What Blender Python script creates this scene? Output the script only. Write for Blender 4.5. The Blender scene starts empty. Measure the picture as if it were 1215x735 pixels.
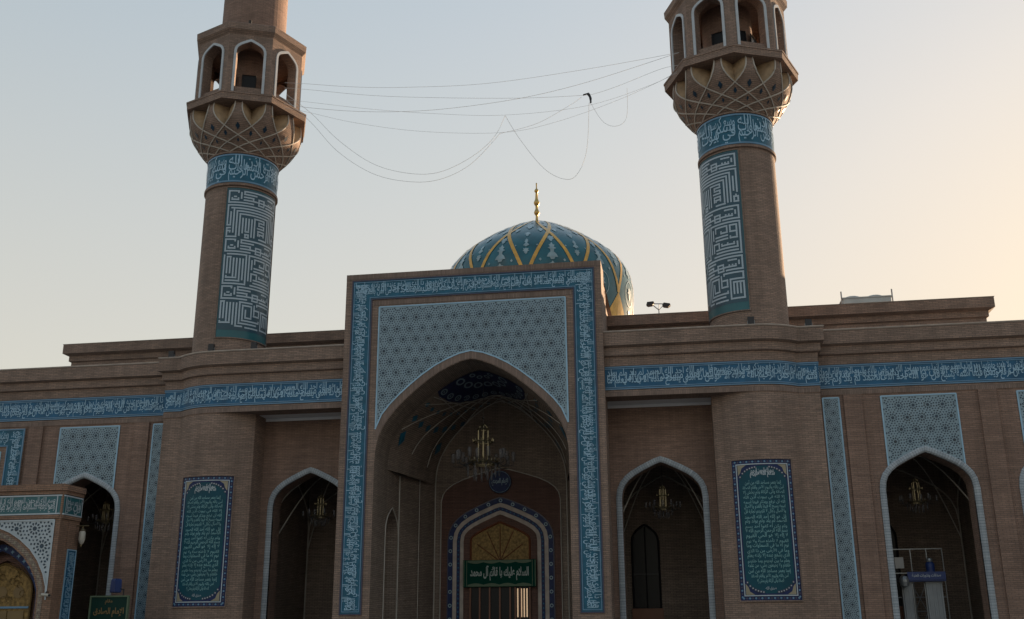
import bpy, math, random, unicodedata
from mathutils import Vector
random.seed(7)
C = bpy.context.scene
COL = C.collection
PI = math.pi
R = math.radians

# ------------------------------------------------------------------ camera, sky, sun, exposure
cam = bpy.data.cameras.new('camera'); camo = bpy.data.objects.new('camera', cam); COL.objects.link(camo)
cam.sensor_width = 36; cam.lens = 1234.9 / 1215 * 36; cam.clip_start = .1; cam.clip_end = 6000
_p, _r, _y = R(17.332), R(-.353), R(-9.056)
fw = Vector((math.sin(_y) * math.cos(_p), math.cos(_y) * math.cos(_p), math.sin(_p)))
rt = Vector((math.cos(_y), -math.sin(_y), 0)); up = rt.cross(fw)
r2 = rt * math.cos(_r) + up * math.sin(_r); u2 = up * math.cos(_r) - rt * math.sin(_r)
from mathutils import Matrix
camo.matrix_world = Matrix(((r2.x, u2.x, -fw.x, 8.48), (r2.y, u2.y, -fw.y, -42), (r2.z, u2.z, -fw.z, 1.6), (0, 0, 0, 1)))
C.camera = camo
SUN_AZ, SUN_EL = R(30), R(7)          # azimuth from +Y towards +X
w = bpy.data.worlds.new('World'); C.world = w; w.use_nodes = True
nt = w.node_tree; bg = nt.nodes['Background']; bg.inputs['Strength'].default_value = .142
sky = nt.nodes.new('ShaderNodeTexSky'); sky.sky_type = 'NISHITA'; sky.sun_disc = False
sky.sun_elevation = SUN_EL; sky.sun_rotation = SUN_AZ; sky.air_density = 1.0; sky.dust_density = 1.0; sky.ozone_density = 1.0
hs = nt.nodes.new('ShaderNodeHueSaturation'); hs.inputs['Saturation'].default_value = 1.6
gm = nt.nodes.new('ShaderNodeGamma'); gm.inputs['Gamma'].default_value = .38      # hazy evening air evens the sky out
nt.links.new(sky.outputs[0], gm.inputs['Color']); nt.links.new(gm.outputs[0], hs.inputs['Color']); tn = nt.nodes.new('ShaderNodeVectorMath'); tn.operation = 'MULTIPLY'; tn.inputs[1].default_value = (1.05, 1.0, .965)
nt.links.new(hs.outputs[0], tn.inputs[0]); tcw = nt.nodes.new('ShaderNodeTexCoord'); sx = nt.nodes.new('ShaderNodeSeparateXYZ'); nt.links.new(tcw.outputs['Generated'], sx.inputs[0])
hz = nt.nodes.new('ShaderNodeMapRange'); hz.interpolation_type = 'SMOOTHSTEP'; hz.inputs[1].default_value = .05; hz.inputs[2].default_value = .62; hz.inputs[3].default_value = 1; hz.inputs[4].default_value = 0
nt.links.new(sx.outputs['Z'], hz.inputs[0])
hm = nt.nodes.new('ShaderNodeMix'); hm.data_type = 'RGBA'; hm.inputs[6].default_value = (1, 1, 1, 1); hm.inputs[7].default_value = (1.04, .98, .92, 1); nt.links.new(hz.outputs[0], hm.inputs[0])
t2 = nt.nodes.new('ShaderNodeVectorMath'); t2.operation = 'MULTIPLY'; nt.links.new(tn.outputs[0], t2.inputs[0]); nt.links.new(hm.outputs[2], t2.inputs[1])
hf = nt.nodes.new('ShaderNodeMapRange'); hf.interpolation_type = 'SMOOTHSTEP'; hf.inputs[1].default_value = .08; hf.inputs[2].default_value = .80; hf.inputs[3].default_value = .62; hf.inputs[4].default_value = 0
nt.links.new(sx.outputs['Z'], hf.inputs[0])      # pale dusty haze low in the sky, all round
h3 = nt.nodes.new('ShaderNodeMix'); h3.data_type = 'RGBA'; h3.inputs[7].default_value = (1.40, 1.25, 1.04, 1)
nt.links.new(hf.outputs[0], h3.inputs[0]); nt.links.new(t2.outputs[0], h3.inputs[6]); nt.links.new(h3.outputs[2], bg.inputs['Color'])
sl = bpy.data.lights.new('sun', 'SUN'); sl.energy = 3.2; sl.angle = R(1.5); sl.color = (1, .68, .42)
so = bpy.data.objects.new('sun', sl); COL.objects.link(so)
sd = Vector((math.sin(SUN_AZ) * math.cos(SUN_EL), math.cos(SUN_AZ) * math.cos(SUN_EL), math.sin(SUN_EL)))
so.rotation_euler = sd.to_track_quat('Z', 'Y').to_euler(); so.location = sd * 300
C.view_settings.view_transform = 'Standard'; C.view_settings.look = 'None'
C.view_settings.exposure = 1.87; C.view_settings.gamma = 1

# ------------------------------------------------------------------ materials
MATS = {}
def newmat(name):
    m = bpy.data.materials.new(name); m.use_nodes = True
    MATS[name] = m
    return m, m.node_tree, m.node_tree.nodes['Principled BSDF']
def N(t, k, **kw):
    n = t.nodes.new(k)
    for a, b in kw.items(): setattr(n, a, b)
    return n
def plain(name, col, rough=.6, metal=0, var=.12, scale=1.5, emit=0, spec=.5):
    m, t, b = newmat(name)
    no = N(t, 'ShaderNodeTexNoise'); no.inputs['Scale'].default_value = scale; no.inputs['Detail'].default_value = 5
    tc = N(t, 'ShaderNodeNewGeometry'); t.links.new(tc.outputs['Position'], no.inputs['Vector'])
    mr = N(t, 'ShaderNodeMapRange'); mr.inputs[1].default_value = .3; mr.inputs[2].default_value = .7
    mr.inputs[3].default_value = 1 - var; mr.inputs[4].default_value = 1 + var
    t.links.new(no.outputs[0], mr.inputs[0])
    mx = N(t, 'ShaderNodeVectorMath', operation='SCALE'); mx.inputs[0].default_value = col
    t.links.new(mr.outputs[0], mx.inputs['Scale']); t.links.new(mx.outputs[0], b.inputs['Base Color'])
    b.inputs['Roughness'].default_value = rough; b.inputs['Metallic'].default_value = metal
    b.inputs['Specular IOR Level'].default_value = spec
    if emit:
        b.inputs['Emission Color'].default_value = (*col, 1); b.inputs['Emission Strength'].default_value = emit
    return m
def brick(name, c1, c2, mortar, row=.075, bw=.26, streak=.22):
    m, t, b = newmat(name)
    uv = N(t, 'ShaderNodeUVMap')
    br = N(t, 'ShaderNodeTexBrick'); br.offset = .5
    br.inputs['Scale'].default_value = 1; br.inputs['Brick Width'].default_value = bw; br.inputs['Row Height'].default_value = row
    br.inputs['Mortar Size'].default_value = .009; br.inputs['Mortar Smooth'].default_value = .3; br.inputs['Bias'].default_value = 0
    br.inputs['Color1'].default_value = (*c1, 1); br.inputs['Color2'].default_value = (*c2, 1); br.inputs['Mortar'].default_value = (*mortar, 1)
    t.links.new(uv.outputs[0], br.inputs['Vector'])
    mp = N(t, 'ShaderNodeMapping'); mp.inputs['Scale'].default_value = (.55, 9, 1)
    t.links.new(uv.outputs[0], mp.inputs['Vector'])
    n1 = N(t, 'ShaderNodeTexNoise'); n1.inputs['Scale'].default_value = 1; n1.inputs['Detail'].default_value = 4; n1.inputs['Roughness'].default_value = .7
    t.links.new(mp.outputs[0], n1.inputs['Vector'])
    g = N(t, 'ShaderNodeNewGeometry')
    n2 = N(t, 'ShaderNodeTexNoise'); n2.inputs['Scale'].default_value = .45; n2.inputs['Detail'].default_value = 6; n2.inputs['Roughness'].default_value = .6
    t.links.new(g.outputs['Position'], n2.inputs['Vector'])
    a = N(t, 'ShaderNodeMapRange'); a.inputs[1].default_value = .3; a.inputs[2].default_value = .7; a.inputs[3].default_value = 1 - streak; a.inputs[4].default_value = 1 + streak
    c = N(t, 'ShaderNodeMapRange'); c.inputs[1].default_value = .3; c.inputs[2].default_value = .7; c.inputs[3].default_value = .85; c.inputs[4].default_value = 1.15
    t.links.new(n1.outputs[0], a.inputs[0]); t.links.new(n2.outputs[0], c.inputs[0])
    mu = N(t, 'ShaderNodeMath', operation='MULTIPLY'); t.links.new(a.outputs[0], mu.inputs[0]); t.links.new(c.outputs[0], mu.inputs[1])
    m3 = N(t, 'ShaderNodeMapping'); m3.inputs['Scale'].default_value = (1.6, .16, 1); t.links.new(uv.outputs[0], m3.inputs['Vector'])
    n3 = N(t, 'ShaderNodeTexNoise'); n3.inputs['Scale'].default_value = 1; n3.inputs['Detail'].default_value = 7; n3.inputs['Roughness'].default_value = .65
    t.links.new(m3.outputs[0], n3.inputs['Vector'])
    s3 = N(t, 'ShaderNodeMapRange'); s3.inputs[1].default_value = .35; s3.inputs[2].default_value = .65; s3.inputs[3].default_value = .84; s3.inputs[4].default_value = 1.10
    t.links.new(n3.outputs[0], s3.inputs[0])
    mu0 = mu; mu = N(t, 'ShaderNodeMath', operation='MULTIPLY'); t.links.new(mu0.outputs[0], mu.inputs[0]); t.links.new(s3.outputs[0], mu.inputs[1])
    v = N(t, 'ShaderNodeVectorMath', operation='SCALE'); t.links.new(br.outputs['Color'], v.inputs[0]); t.links.new(mu.outputs[0], v.inputs['Scale'])
    t.links.new(v.outputs[0], b.inputs['Base Color'])
    bu = N(t, 'ShaderNodeBump'); bu.inputs['Strength'].default_value = .6; bu.inputs['Distance'].default_value = .015; bu.invert = True
    t.links.new(br.outputs['Fac'], bu.inputs['Height']); t.links.new(bu.outputs[0], b.inputs['Normal'])
    b.inputs['Roughness'].default_value = .85
    return m
brick('brick', (.295, .20, .155), (.215, .15, .118), (.11, .092, .08), streak=.18)
brick('brick_red', (.26, .165, .125), (.21, .133, .10), (.12, .09, .08))
brick('brick_orange', (.285, .165, .11), (.22, .13, .087), (.10, .075, .06), streak=.12)
brick('brick_soldier', (.25, .175, .145), (.18, .13, .105), (.13, .10, .085), row=.26, bw=.07, streak=.08)
brick('brick_dark', (.27, .21, .17), (.21, .16, .13), (.08, .065, .055))
brick('brick_maroon', (.14, .072, .055), (.115, .06, .047), (.07, .045, .04))
plain('tile_teal', (.010, .10, .17), .4, var=.25, scale=3, spec=.3)
plain('tile_blue', (.010, .092, .19), .4, var=.3, scale=2, spec=.3)
plain('tile_line', (.27, .45, .60), .35)
plain('tile_border', (.09, .21, .34), .35)
plain('tile_navy', (.010, .022, .085), .5, var=.3, scale=6, spec=.25)
plain('tile_pale', (.215, .31, .375), .4, var=.1, scale=1)
plain('tile_hole', (.005, .03, .06), .35, var=.5, scale=4)
plain('tile_purple', (.035, .035, .075), .4)
plain('tile_white', (.40, .46, .51), .4)
plain('green_tile', (.0, .055, .085), .45, var=.15, spec=.25)
plain('green_script', (.16, .36, .38), .4)
plain('kufic_line', (.36, .45, .53), .4, var=.05)
plain('kufic_field', (.008, .055, .09), .35)
plain('kufic_edge', (.006, .10, .125), .35)
plain('trim_grey', (.42, .46, .50), .5, var=.12, scale=2)
plain('joint_white', (.45, .42, .38), .7)
plain('plaster', (.75, .76, .78), .8, var=.05)
plain('roof_grey', (.3, .28, .26), .9)
plain('sand', (.33, .235, .145), .85, var=.25, scale=3)
plain('stone', (.42, .36, .32), .8, var=.2, scale=3)
plain('gold', (.50, .33, .12), .42, metal=1, var=.15)
plain('brass', (.27, .225, .14), .4, metal=1)
plain('steel_dark', (.05, .05, .05), .5, metal=.5)
plain('gold_tile', (.55, .32, .05), .25, var=.2, scale=3)
plain('dome_tile', (.010, .095, .13), .22, var=.25, scale=1.2)
plain('dome_pale', (.22, .33, .38), .3, var=.25, scale=2)
plain('glass_dark', (.008, .009, .012), .35, spec=.2)
plain('black', (.012, .012, .016), .5)
plain('steel', (.25, .27, .29), .4, metal=.6)
plain('ac_grey', (.42, .46, .47), .6)
plain('wood', (.16, .055, .025), .45)
plain('gold_panel', (.22, .14, .05), .6, var=.5, scale=9, spec=.2)
plain('green_cloth', (.0, .04, .028), .85, spec=.15)
plain('gold_dull', (.17, .105, .035), .5)
plain('banner_script', (.32, .36, .34), .8)
plain('green_trim', (.09, .13, .08), .7)
plain('sign_green', (.004, .028, .022), .6, spec=.2)
plain('cream', (.27, .24, .17), .5)
plain('panel_light', (.30, .32, .34), .7)
plain('blue_plastic', (.012, .035, .15), .5)
plain('paper', (.6, .6, .6), .8)
plain('interior', (.10, .078, .062), .8, var=.2)
plain('cable', (.62, .62, .63), .6)
plain('daylight_glow', (1.0, .68, .42), .5, emit=.10)  # emission standing in for daylight, not a lamp
plain('lamp_white', (.42, .39, .34), .4)
m, t, b = newmat('crystal'); b.inputs['Base Color'].default_value = (.09, .09, .10, 1); b.inputs['Roughness'].default_value = .3
b.inputs['Alpha'].default_value = .32
m, t, b = newmat('paving')
br = N(t, 'ShaderNodeTexBrick'); br.inputs['Scale'].default_value = 1; br.inputs['Brick Width'].default_value = .8; br.inputs['Row Height'].default_value = .8
br.inputs['Color1'].default_value = (.16, .15, .14, 1); br.inputs['Color2'].default_value = (.13, .122, .115, 1); br.inputs['Mortar'].default_value = (.15, .14, .13, 1); br.inputs['Mortar Size'].default_value = .01
g = N(t, 'ShaderNodeNewGeometry'); t.links.new(g.outputs['Position'], br.inputs['Vector']); t.links.new(br.outputs[0], b.inputs['Base Color']); b.inputs['Roughness'].default_value = .6

# ------------------------------------------------------------------ mesh builder
class MB:
    def __init__(s): s.v = []; s.f = []; s.m = []; s.uv = []
    def poly(s, pts, m=0, uv=None):
        i = len(s.v); pts = [tuple(p) for p in pts]
        s.v += pts; s.f.append(tuple(range(i, i + len(pts)))); s.m.append(m)
        if uv is None:
            a, b_, c = Vector(pts[0]), Vector(pts[1]), Vector(pts[2])
            n = (b_ - a).cross(c - a)
            if len(pts) > 3:
                n = n + (c - a).cross(Vector(pts[3]) - a)
            if n.length > 1e-12: n.normalize()
            if abs(n.z) > .75: uv = [(p[0], p[1]) for p in pts]
            else:
                t_ = Vector((-n.y, n.x, 0))
                if t_.length < 1e-6: t_ = Vector((1, 0, 0))
                t_.normalize()
                uv = [(p[0] * t_.x + p[1] * t_.y, p[2]) for p in pts]
        s.uv.append(uv)
    def box(s, x0, x1, y0, y1, z0, z1, m=0):
        x0, x1 = min(x0, x1), max(x0, x1); y0, y1 = min(y0, y1), max(y0, y1); z0, z1 = min(z0, z1), max(z0, z1)
        P = lambda x, y, z: (x, y, z)
        s.poly([P(x0, y0, z0), P(x1, y0, z0), P(x1, y0, z1), P(x0, y0, z1)], m)
        s.poly([P(x1, y1, z0), P(x0, y1, z0), P(x0, y1, z1), P(x1, y1, z1)], m)
        s.poly([P(x0, y1, z0), P(x0, y0, z0), P(x0, y0, z1), P(x0, y1, z1)], m)
        s.poly([P(x1, y0, z0), P(x1, y1, z0), P(x1, y1, z1), P(x1, y0, z1)], m)
        s.poly([P(x0, y0, z1), P(x1, y0, z1), P(x1, y1, z1), P(x0, y1, z1)], m)
        s.poly([P(x0, y1, z0), P(x1, y1, z0), P(x1, y0, z0), P(x0, y0, z0)], m)
    def lathe(s, cx, cy, prof, n=48, m=0, a0=0, a1=2 * PI):
        # prof: (r, z) bottom to top, angle measured from -Y towards +X
        for k in range(n):
            A, B = a0 + (a1 - a0) * k / n, a0 + (a1 - a0) * (k + 1) / n
            for (ra, za), (rb, zb) in zip(prof, prof[1:]):
                q = lambda r_, z_, a_: (cx + r_ * math.sin(a_), cy - r_ * math.cos(a_), z_)
                rr = max(ra, rb)
                va, vb = za, za + math.hypot(rb - ra, zb - za)
                if ra < 1e-5: s.poly([q(0, za, 0), q(rb, zb, B), q(rb, zb, A)], m, [(A * rr, va), (B * rr, vb), (A * rr, vb)])
                elif rb < 1e-5: s.poly([q(ra, za, A), q(ra, za, B), q(0, zb, 0)], m, [(A * rr, va), (B * rr, va), (A * rr, vb)])
                else: s.poly([q(ra, za, A), q(ra, za, B), q(rb, zb, B), q(rb, zb, A)], m, [(A * rr, va), (B * rr, va), (B * rr, vb), (A * rr, vb)])
    def tube(s, pts, r, n=6, m=0, cap=True):
        pts = [Vector(p) for p in pts]
        rings = []
        for i, p in enumerate(pts):
            d = (pts[min(i + 1, len(pts) - 1)] - pts[max(i - 1, 0)]).normalized()
            h = Vector((0, 0, 1)) if abs(d.z) < .9 else Vector((1, 0, 0))
            a = d.cross(h).normalized(); b_ = a.cross(d)
            rr = r[i] if isinstance(r, (list, tuple)) else r
            rings.append([p + a * rr * math.cos(2 * PI * k / n) + b_ * rr * math.sin(2 * PI * k / n) for k in range(n)])
        for A, B in zip(rings, rings[1:]):
            for k in range(n): s.poly([A[k], B[k], B[(k + 1) % n], A[(k + 1) % n]], m)
        if cap:
            s.poly(rings[0], m); s.poly(list(reversed(rings[-1])), m)
    def wall(s, path, z0, z1, m=0, uv=None):
        # vertical wall along plan path, normal = (dy,-dx)
        L = 0
        for a, b_ in zip(path, path[1:]):
            d = math.hypot(b_[0] - a[0], b_[1] - a[1])
            s.poly([(*a, z0), (*b_, z0), (*b_, z1), (*a, z1)], m, [(L, z0), (L + d, z0), (L + d, z1), (L, z1)]); L += d
    def sweep(s, path, prof, mats, closed_ends=True):
        # prof: list of (d,z), d outward; plan path normal (dy,-dx)
        off = []
        for i, p in enumerate(path):
            ns = []
            for a, b_ in ((i - 1, i), (i, i + 1)):
                if a >= 0 and b_ < len(path):
                    dx, dy = path[b_][0] - path[a][0], path[b_][1] - path[a][1]; l = math.hypot(dx, dy)
                    ns.append((dy / l, -dx / l))
            if len(ns) == 2:
                q = 1 + ns[0][0] * ns[1][0] + ns[0][1] * ns[1][1]
                n = ((ns[0][0] + ns[1][0]) / q, (ns[0][1] + ns[1][1]) / q)
            else: n = ns[0]
            off.append(n)
        P = lambda i, d, z: (path[i][0] + off[i][0] * d, path[i][1] + off[i][1] * d, z)
        L = 0
        for i in range(len(path) - 1):
            dl = math.hypot(path[i + 1][0] - path[i][0], path[i + 1][1] - path[i][1])
            V_ = 0
            for k in range(len(prof) - 1):
                (da, za), (db, zb) = prof[k], prof[k + 1]
                h = math.hypot(da - db, za - zb)
                v0, v1 = (za, zb) if abs(za - zb) > abs(da - db) else (V_, V_ + h)
                s.poly([P(i, da, za), P(i + 1, da, za), P(i + 1, db, zb), P(i, db, zb)], mats[k] if isinstance(mats, (list, tuple)) else mats,
                       [(L, v0), (L + dl, v0), (L + dl, v1), (L, v1)])
                V_ += h
            L += dl
        if closed_ends:
            mm = mats[0] if isinstance(mats, (list, tuple)) else mats
            s.poly([P(0, d, z) for d, z in prof], mm); s.poly([P(len(path) - 1, d, z) for d, z in reversed(prof)], mm)
    def build(s, name, mats, parent=None, smooth=False):
        me = bpy.data.meshes.new(name); me.from_pydata(s.v, [], s.f)
        u = me.uv_layers.new(name='UVMap')
        flat = [c for f in s.uv for p in f for c in p]
        u.data.foreach_set('uv', flat)
        if isinstance(mats, str): mats = [mats]
        for x in mats: me.materials.append(MATS[x])
        me.polygons.foreach_set('material_index', s.m)
        if smooth: me.polygons.foreach_set('use_smooth', [True] * len(s.f))
        me.update()
        if smooth:
            import bmesh
            bm = bmesh.new(); bm.from_mesh(me); bmesh.ops.remove_doubles(bm, verts=bm.verts, dist=1e-4); bm.to_mesh(me); bm.free()
        o = bpy.data.objects.new(name, me); COL.objects.link(o)
        if parent: 
            o.parent = parent
            o.matrix_parent_inverse = root_matrix(parent).inverted()
        return o
def root_matrix(o):
    M = Matrix.Translation(o.location)
    if o.parent: M = root_matrix(o.parent) @ o.matrix_parent_inverse @ M
    return M
def thing(name, label, cat, loc=(0, 0, 0), group=None):
    o = bpy.data.objects.new(name, None); COL.objects.link(o); o.location = loc
    o['label'] = label; o['category'] = cat
    if group: o['group'] = group
    return o
def tag(o, label, cat, group=None):
    o['label'] = label; o['category'] = cat
    if group: o['group'] = group
    return o

# ------------------------------------------------------------------ mappings (s, z, d) -> world
def flat(Y, x0=0): return lambda s, z, d=0: (x0 + s, Y - d, z)
def pathmap(path):
    seg = []; L = 0
    for a, b_ in zip(path, path[1:]):
        l = math.hypot(b_[0] - a[0], b_[1] - a[1]); seg.append((L, l, a, b_)); L += l
    def f(s, z, d=0):
        for i, (l0, l, a, b_) in enumerate(seg):
            if s <= l0 + l or i == len(seg) - 1:
                t_ = (s - l0) / l; dx, dy = (b_[0] - a[0]) / l, (b_[1] - a[1]) / l
                return (a[0] + dx * l * t_ + dy * d, a[1] + dy * l * t_ - dx * d, z)
    f.L = L
    return f
def cyl(cx, cy, rad, a0=0):
    return lambda s, z, d=0: (cx + (rad + d) * math.sin(a0 + s / rad), cy - (rad + d) * math.cos(a0 + s / rad), z)
def put(mb, mp, pts, d=0, m=0): mb.poly([mp(x, z, d) for x, z in pts], m, [(x, z) for x, z in pts])
def seg(mb, mp, a, b_, wd, d, m=0, jit=.0015):
    dx, dz = b_[0] - a[0], b_[1] - a[1]; l = math.hypot(dx, dz)
    if l < 1e-6: return
    nx, nz = -dz / l * wd / 2, dx / l * wd / 2
    put(mb, mp, [(a[0] - nx, a[1] - nz), (b_[0] - nx, b_[1] - nz), (b_[0] + nx, b_[1] + nz), (a[0] + nx, a[1] + nz)], d + random.uniform(-jit, jit), m)
def rect(mb, mp, x0, x1, z0, z1, d, m=0, nx=1, nz=1):
    for i in range(nx):
        for k in range(nz):
            a, b_ = x0 + (x1 - x0) * i / nx, x0 + (x1 - x0) * (i + 1) / nx
            c, e = z0 + (z1 - z0) * k / nz, z0 + (z1 - z0) * (k + 1) / nz
            put(mb, mp, [(a, c), (b_, c), (b_, e), (a, e)], d, m)
def frame(mb, mp, x0, x1, z0, z1, wd, d0, d1, m=0, nx=1):
    # raised rectangular border
    for (a, b_, c, e) in ((x0, x1, z1 - wd, z1), (x0, x1, z0, z0 + wd)):
        rect(mb, mp, a, b_, c, e, d1, m, nx)
        for zz in (c, e):
            for i in range(nx):
                p, q = a + (b_ - a) * i / nx, a + (b_ - a) * (i + 1) / nx
                mb.poly([mp(p, zz, d0), mp(q, zz, d0), mp(q, zz, d1), mp(p, zz, d1)], m)
    for (a, b_) in ((x0, x0 + wd), (x1 - wd, x1)):
        rect(mb, mp, a, b_, z0 + wd, z1 - wd, d1, m)
        for xx in (a, b_): mb.poly([mp(xx, z0, d0), mp(xx, z0, d1), mp(xx, z1, d1), mp(xx, z1, d0)], m)

# ------------------------------------------------------------------ arches
A_SM = [(0, 8.77), (.30, 8.67), (.86, 8.40), (1.25, 8.18), (1.53, 7.96), (1.74, 7.70), (1.86, 7.42), (1.915, 7.05), (1.915, 6.5)]
A_BIG = [(0, 12.78), (.4, 12.70), (.9, 12.50), (1.4, 12.24), (1.9, 11.90), (2.4, 11.50), (2.85, 11.10), (3.25, 10.69), (3.55, 10.30), (3.8, 9.90), (3.98, 9.45), (4.07, 9.0), (4.1, 8.5)]
def scaled(hw, zs, za, src=A_SM):
    a0, s0, h0 = src[0][1], src[-1][1], src[-1][0]
    return [(x / h0 * hw, zs + (z - s0) / (a0 - s0) * (za - zs)) for x, z in src]
def inset(prof, d):
    out = []
    for i, (x, z) in enumerate(prof):
        a = prof[max(0, i - 1)]; b_ = prof[min(len(prof) - 1, i + 1)]
        if i == 0: dx, dz = b_[0] - x, b_[1] - z
        else: dx, dz = b_[0] - a[0], b_[1] - a[1]
        l = math.hypot(dx, dz); nx, nz = dz / l, -dx / l     # points inward/down
        if i == 0: out.append((0, z - d / max(.3, abs(nz))))
        else: out.append((x + nx * d, z + nz * d))
    return [(max(0, x), z) for x, z in out]
def full(prof, cx=0, z0=None):
    L = [(cx - x, z) for x, z in reversed(prof)] + [(cx + x, z) for x, z in prof[1:]]
    if z0 is not None: L = [(L[0][0], z0)] + L + [(L[-1][0], z0)]
    return L
def zarch(prof, x):
    x = abs(x)
    if x >= prof[-1][0]: return None
    for (a, za), (b_, zb) in zip(prof, prof[1:]):
        if a <= x <= b_: return za + (zb - za) * (x - a) / max(1e-9, b_ - a)
    return prof[-1][1]
def inside_arch(prof, cx, x, z):
    if abs(x - cx) >= prof[-1][0] and z < prof[-1][1] + 1e-6: return False
    h = zarch(prof, x - cx)
    return h is not None and z < h
def arch_wall(mb, Y, x0, x1, z0, z1, cx, prof, depth, m=0, mr=0):
    hw = prof[-1][0]
    xs = sorted(set([round(cx + s * x, 5) for x, z in prof for s in (-1, 1)]))
    f = flat(Y)
    if cx - hw > x0: rect(mb, f, x0, cx - hw, z0, z1, 0, m)
    if x1 > cx + hw: rect(mb, f, cx + hw, x1, z0, z1, 0, m)
    for a, b_ in zip(xs, xs[1:]):
        za = zarch(prof, min(abs(a - cx), hw - 1e-6)); zb = zarch(prof, min(abs(b_ - cx), hw - 1e-6))
        put(mb, f, [(a, za), (b_, zb), (b_, z1), (a, z1)], 0, m)
    P = full(prof, cx, z0)
    if depth:
        L = 0
        for a, b_ in zip(P, P[1:]):
            l = math.hypot(b_[0] - a[0], b_[1] - a[1])
            mb.poly([(a[0], Y, a[1]), (b_[0], Y, b_[1]), (b_[0], Y + depth, b_[1]), (a[0], Y + depth, a[1])], mr,
                    [(0, L), (0, L + l), (depth, L + l), (depth, L)]); L += l
def trim(Y, cx, prof, width, d, z0=0, mid=True):
    # raised moulding between prof and its inset
    mb = MB(); o = full(prof, cx, z0); i1 = full(inset(prof, width * .3), cx, z0); i2 = full(inset(prof, width * .75), cx, z0); i3 = full(inset(prof, width), cx, z0)
    rings = [(o, -.0), (o, -d * .55), (i1, -d), (i2, -d), (i3, -d * .4), (i3, .12)]
    L = 0
    for k in range(len(o) - 1):
        l = math.hypot(o[k + 1][0] - o[k][0], o[k + 1][1] - o[k][1])
        for (A, ya), (B, yb) in zip(rings, rings[1:]):
            mb.poly([(A[k][0], Y + ya, A[k][1]), (A[k + 1][0], Y + ya, A[k + 1][1]), (B[k + 1][0], Y + yb, B[k + 1][1]), (B[k][0], Y + yb, B[k][1])], 0,
                    [(0, L), (0, L + l), (width, L + l), (width, L)])
        L += l
    return mb
brick('trim_tile', (.37, .41, .45), (.29, .33, .37), (.16, .17, .19), row=.11, bw=.6, streak=.1)

# ------------------------------------------------------------------ ornament: star lattice
def holes(S, grow=1.3):
    """pierced star pattern of one cell: list of small polygons round (0,0)"""
    H = []; k = S / .56
    H.append([(.050 * k * math.cos(q * PI / 5), .050 * k * math.sin(q * PI / 5)) for q in range(10)])
    for q in range(10):
        a = q * PI / 5 + .16; c_, s_ = math.cos(a), math.sin(a)
        H.append([(k * (r_ * c_ - t_ * s_), k * (r_ * s_ + t_ * c_)) for r_, t_ in ((.098, 0), (.140, -.026), (.176, 0), (.140, .026))])
    for q in range(12):
        a = (q + .5) * PI / 6; c_, s_ = math.cos(a), math.sin(a)
        H.append([(k * (r_ * c_ - t_ * s_), k * (r_ * s_ + t_ * c_)) for r_, t_ in ((.212, 0), (.230, -.030), (.256, -.012), (.256, .012), (.230, .030))])
    for q in (1, 3):
        a = q * PI / 6; H.append([(k * (.3233 * math.cos(a) + .030 * math.cos(w_ + a)), k * (.3233 * math.sin(a) + .030 * math.sin(w_ + a))) for w_ in (0, 2 * PI / 3, 4 * PI / 3)])
    out = []
    for P in H:
        mx, mz = sum(p[0] for p in P) / len(P), sum(p[1] for p in P) / len(P)
        out.append([(mx + (x - mx) * grow, mz + (z - mz) * grow) for x, z in P])
    return out
def lattice(name, mp, x0, x1, z0, z1, inside, parent, S=.56, border=None, mats=('tile_hole', 'tile_pale', 'tile_line'), base=None, ph=0):
    mb = MB(); HS = holes(S)
    if base:
        base(mb); mb.m = [1] * len(mb.m)
    else: rect(mb, mp, x0, x1, z0, z1, .010, 1)
    row = S * math.sqrt(3) / 2
    ok = lambda p: x0 + .04 <= p[0] <= x1 - .04 and z0 <= p[1] <= z1 - .04 and (inside is None or inside(*p))
    for j in range(int((z1 - z0) / row) + 3):
        for i in range(int((x1 - x0) / S) + 3):
            ox = x0 - S + i * S + (j % 2) * S / 2 + ph; oz = z0 - row + j * row
            for H in HS:
                P = [(x + ox, z + oz) for x, z in H]
                if all(ok(p) for p in P): put(mb, mp, P, .022, 0)
    if border:
        for k in range(len(border) - 1): seg(mb, mp, border[k], border[k + 1], .06, .034, 2, .001)
    return mb.build(name, list(mats), parent)

# ------------------------------------------------------------------ ornament: lettering
FORMS = {}
for cp in list(range(0xFB50, 0xFDFF)) + list(range(0xFE70, 0xFEFD)):
    dd = unicodedata.decomposition(chr(cp))
    if dd:
        pp = dd.split()
        key = ''.join(chr(int(q, 16)) for q in pp[1:])
        if pp[0] in ('<isolated>', '<final>', '<initial>', '<medial>') and (len(key) == 1 or (len(key) == 2 and key[0] == '\u0644' and key[1] in '\u0627\u0622\u0623\u0625')):
            FORMS.setdefault(key, {}).setdefault(pp[0][1:4], chr(cp))
def shape(t):
    u = []; i = 0
    while i < len(t):
        if t[i] == '\u0644' and t[i:i + 2] in FORMS and len(t[i:i + 2]) == 2: u.append(t[i:i + 2]); i += 2
        else: u.append(t[i]); i += 1
    out = []
    for k, c in enumerate(u):
        f = FORMS.get(c)
        if not f: out.append(c); continue
        pv = k > 0 and FORMS.get(u[k - 1]) and 'ini' in FORMS[u[k - 1]]
        nx = k + 1 < len(u) and FORMS.get(u[k + 1]) and 'fin' in FORMS[u[k + 1]] and 'ini' in f
        key = 'med' if pv and nx and 'med' in f else 'fin' if pv and 'fin' in f else 'ini' if nx else 'iso'
        out.append(f.get(key) or f.get('iso') or c)
    return ''.join(reversed(out))
_tc = {}
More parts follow.
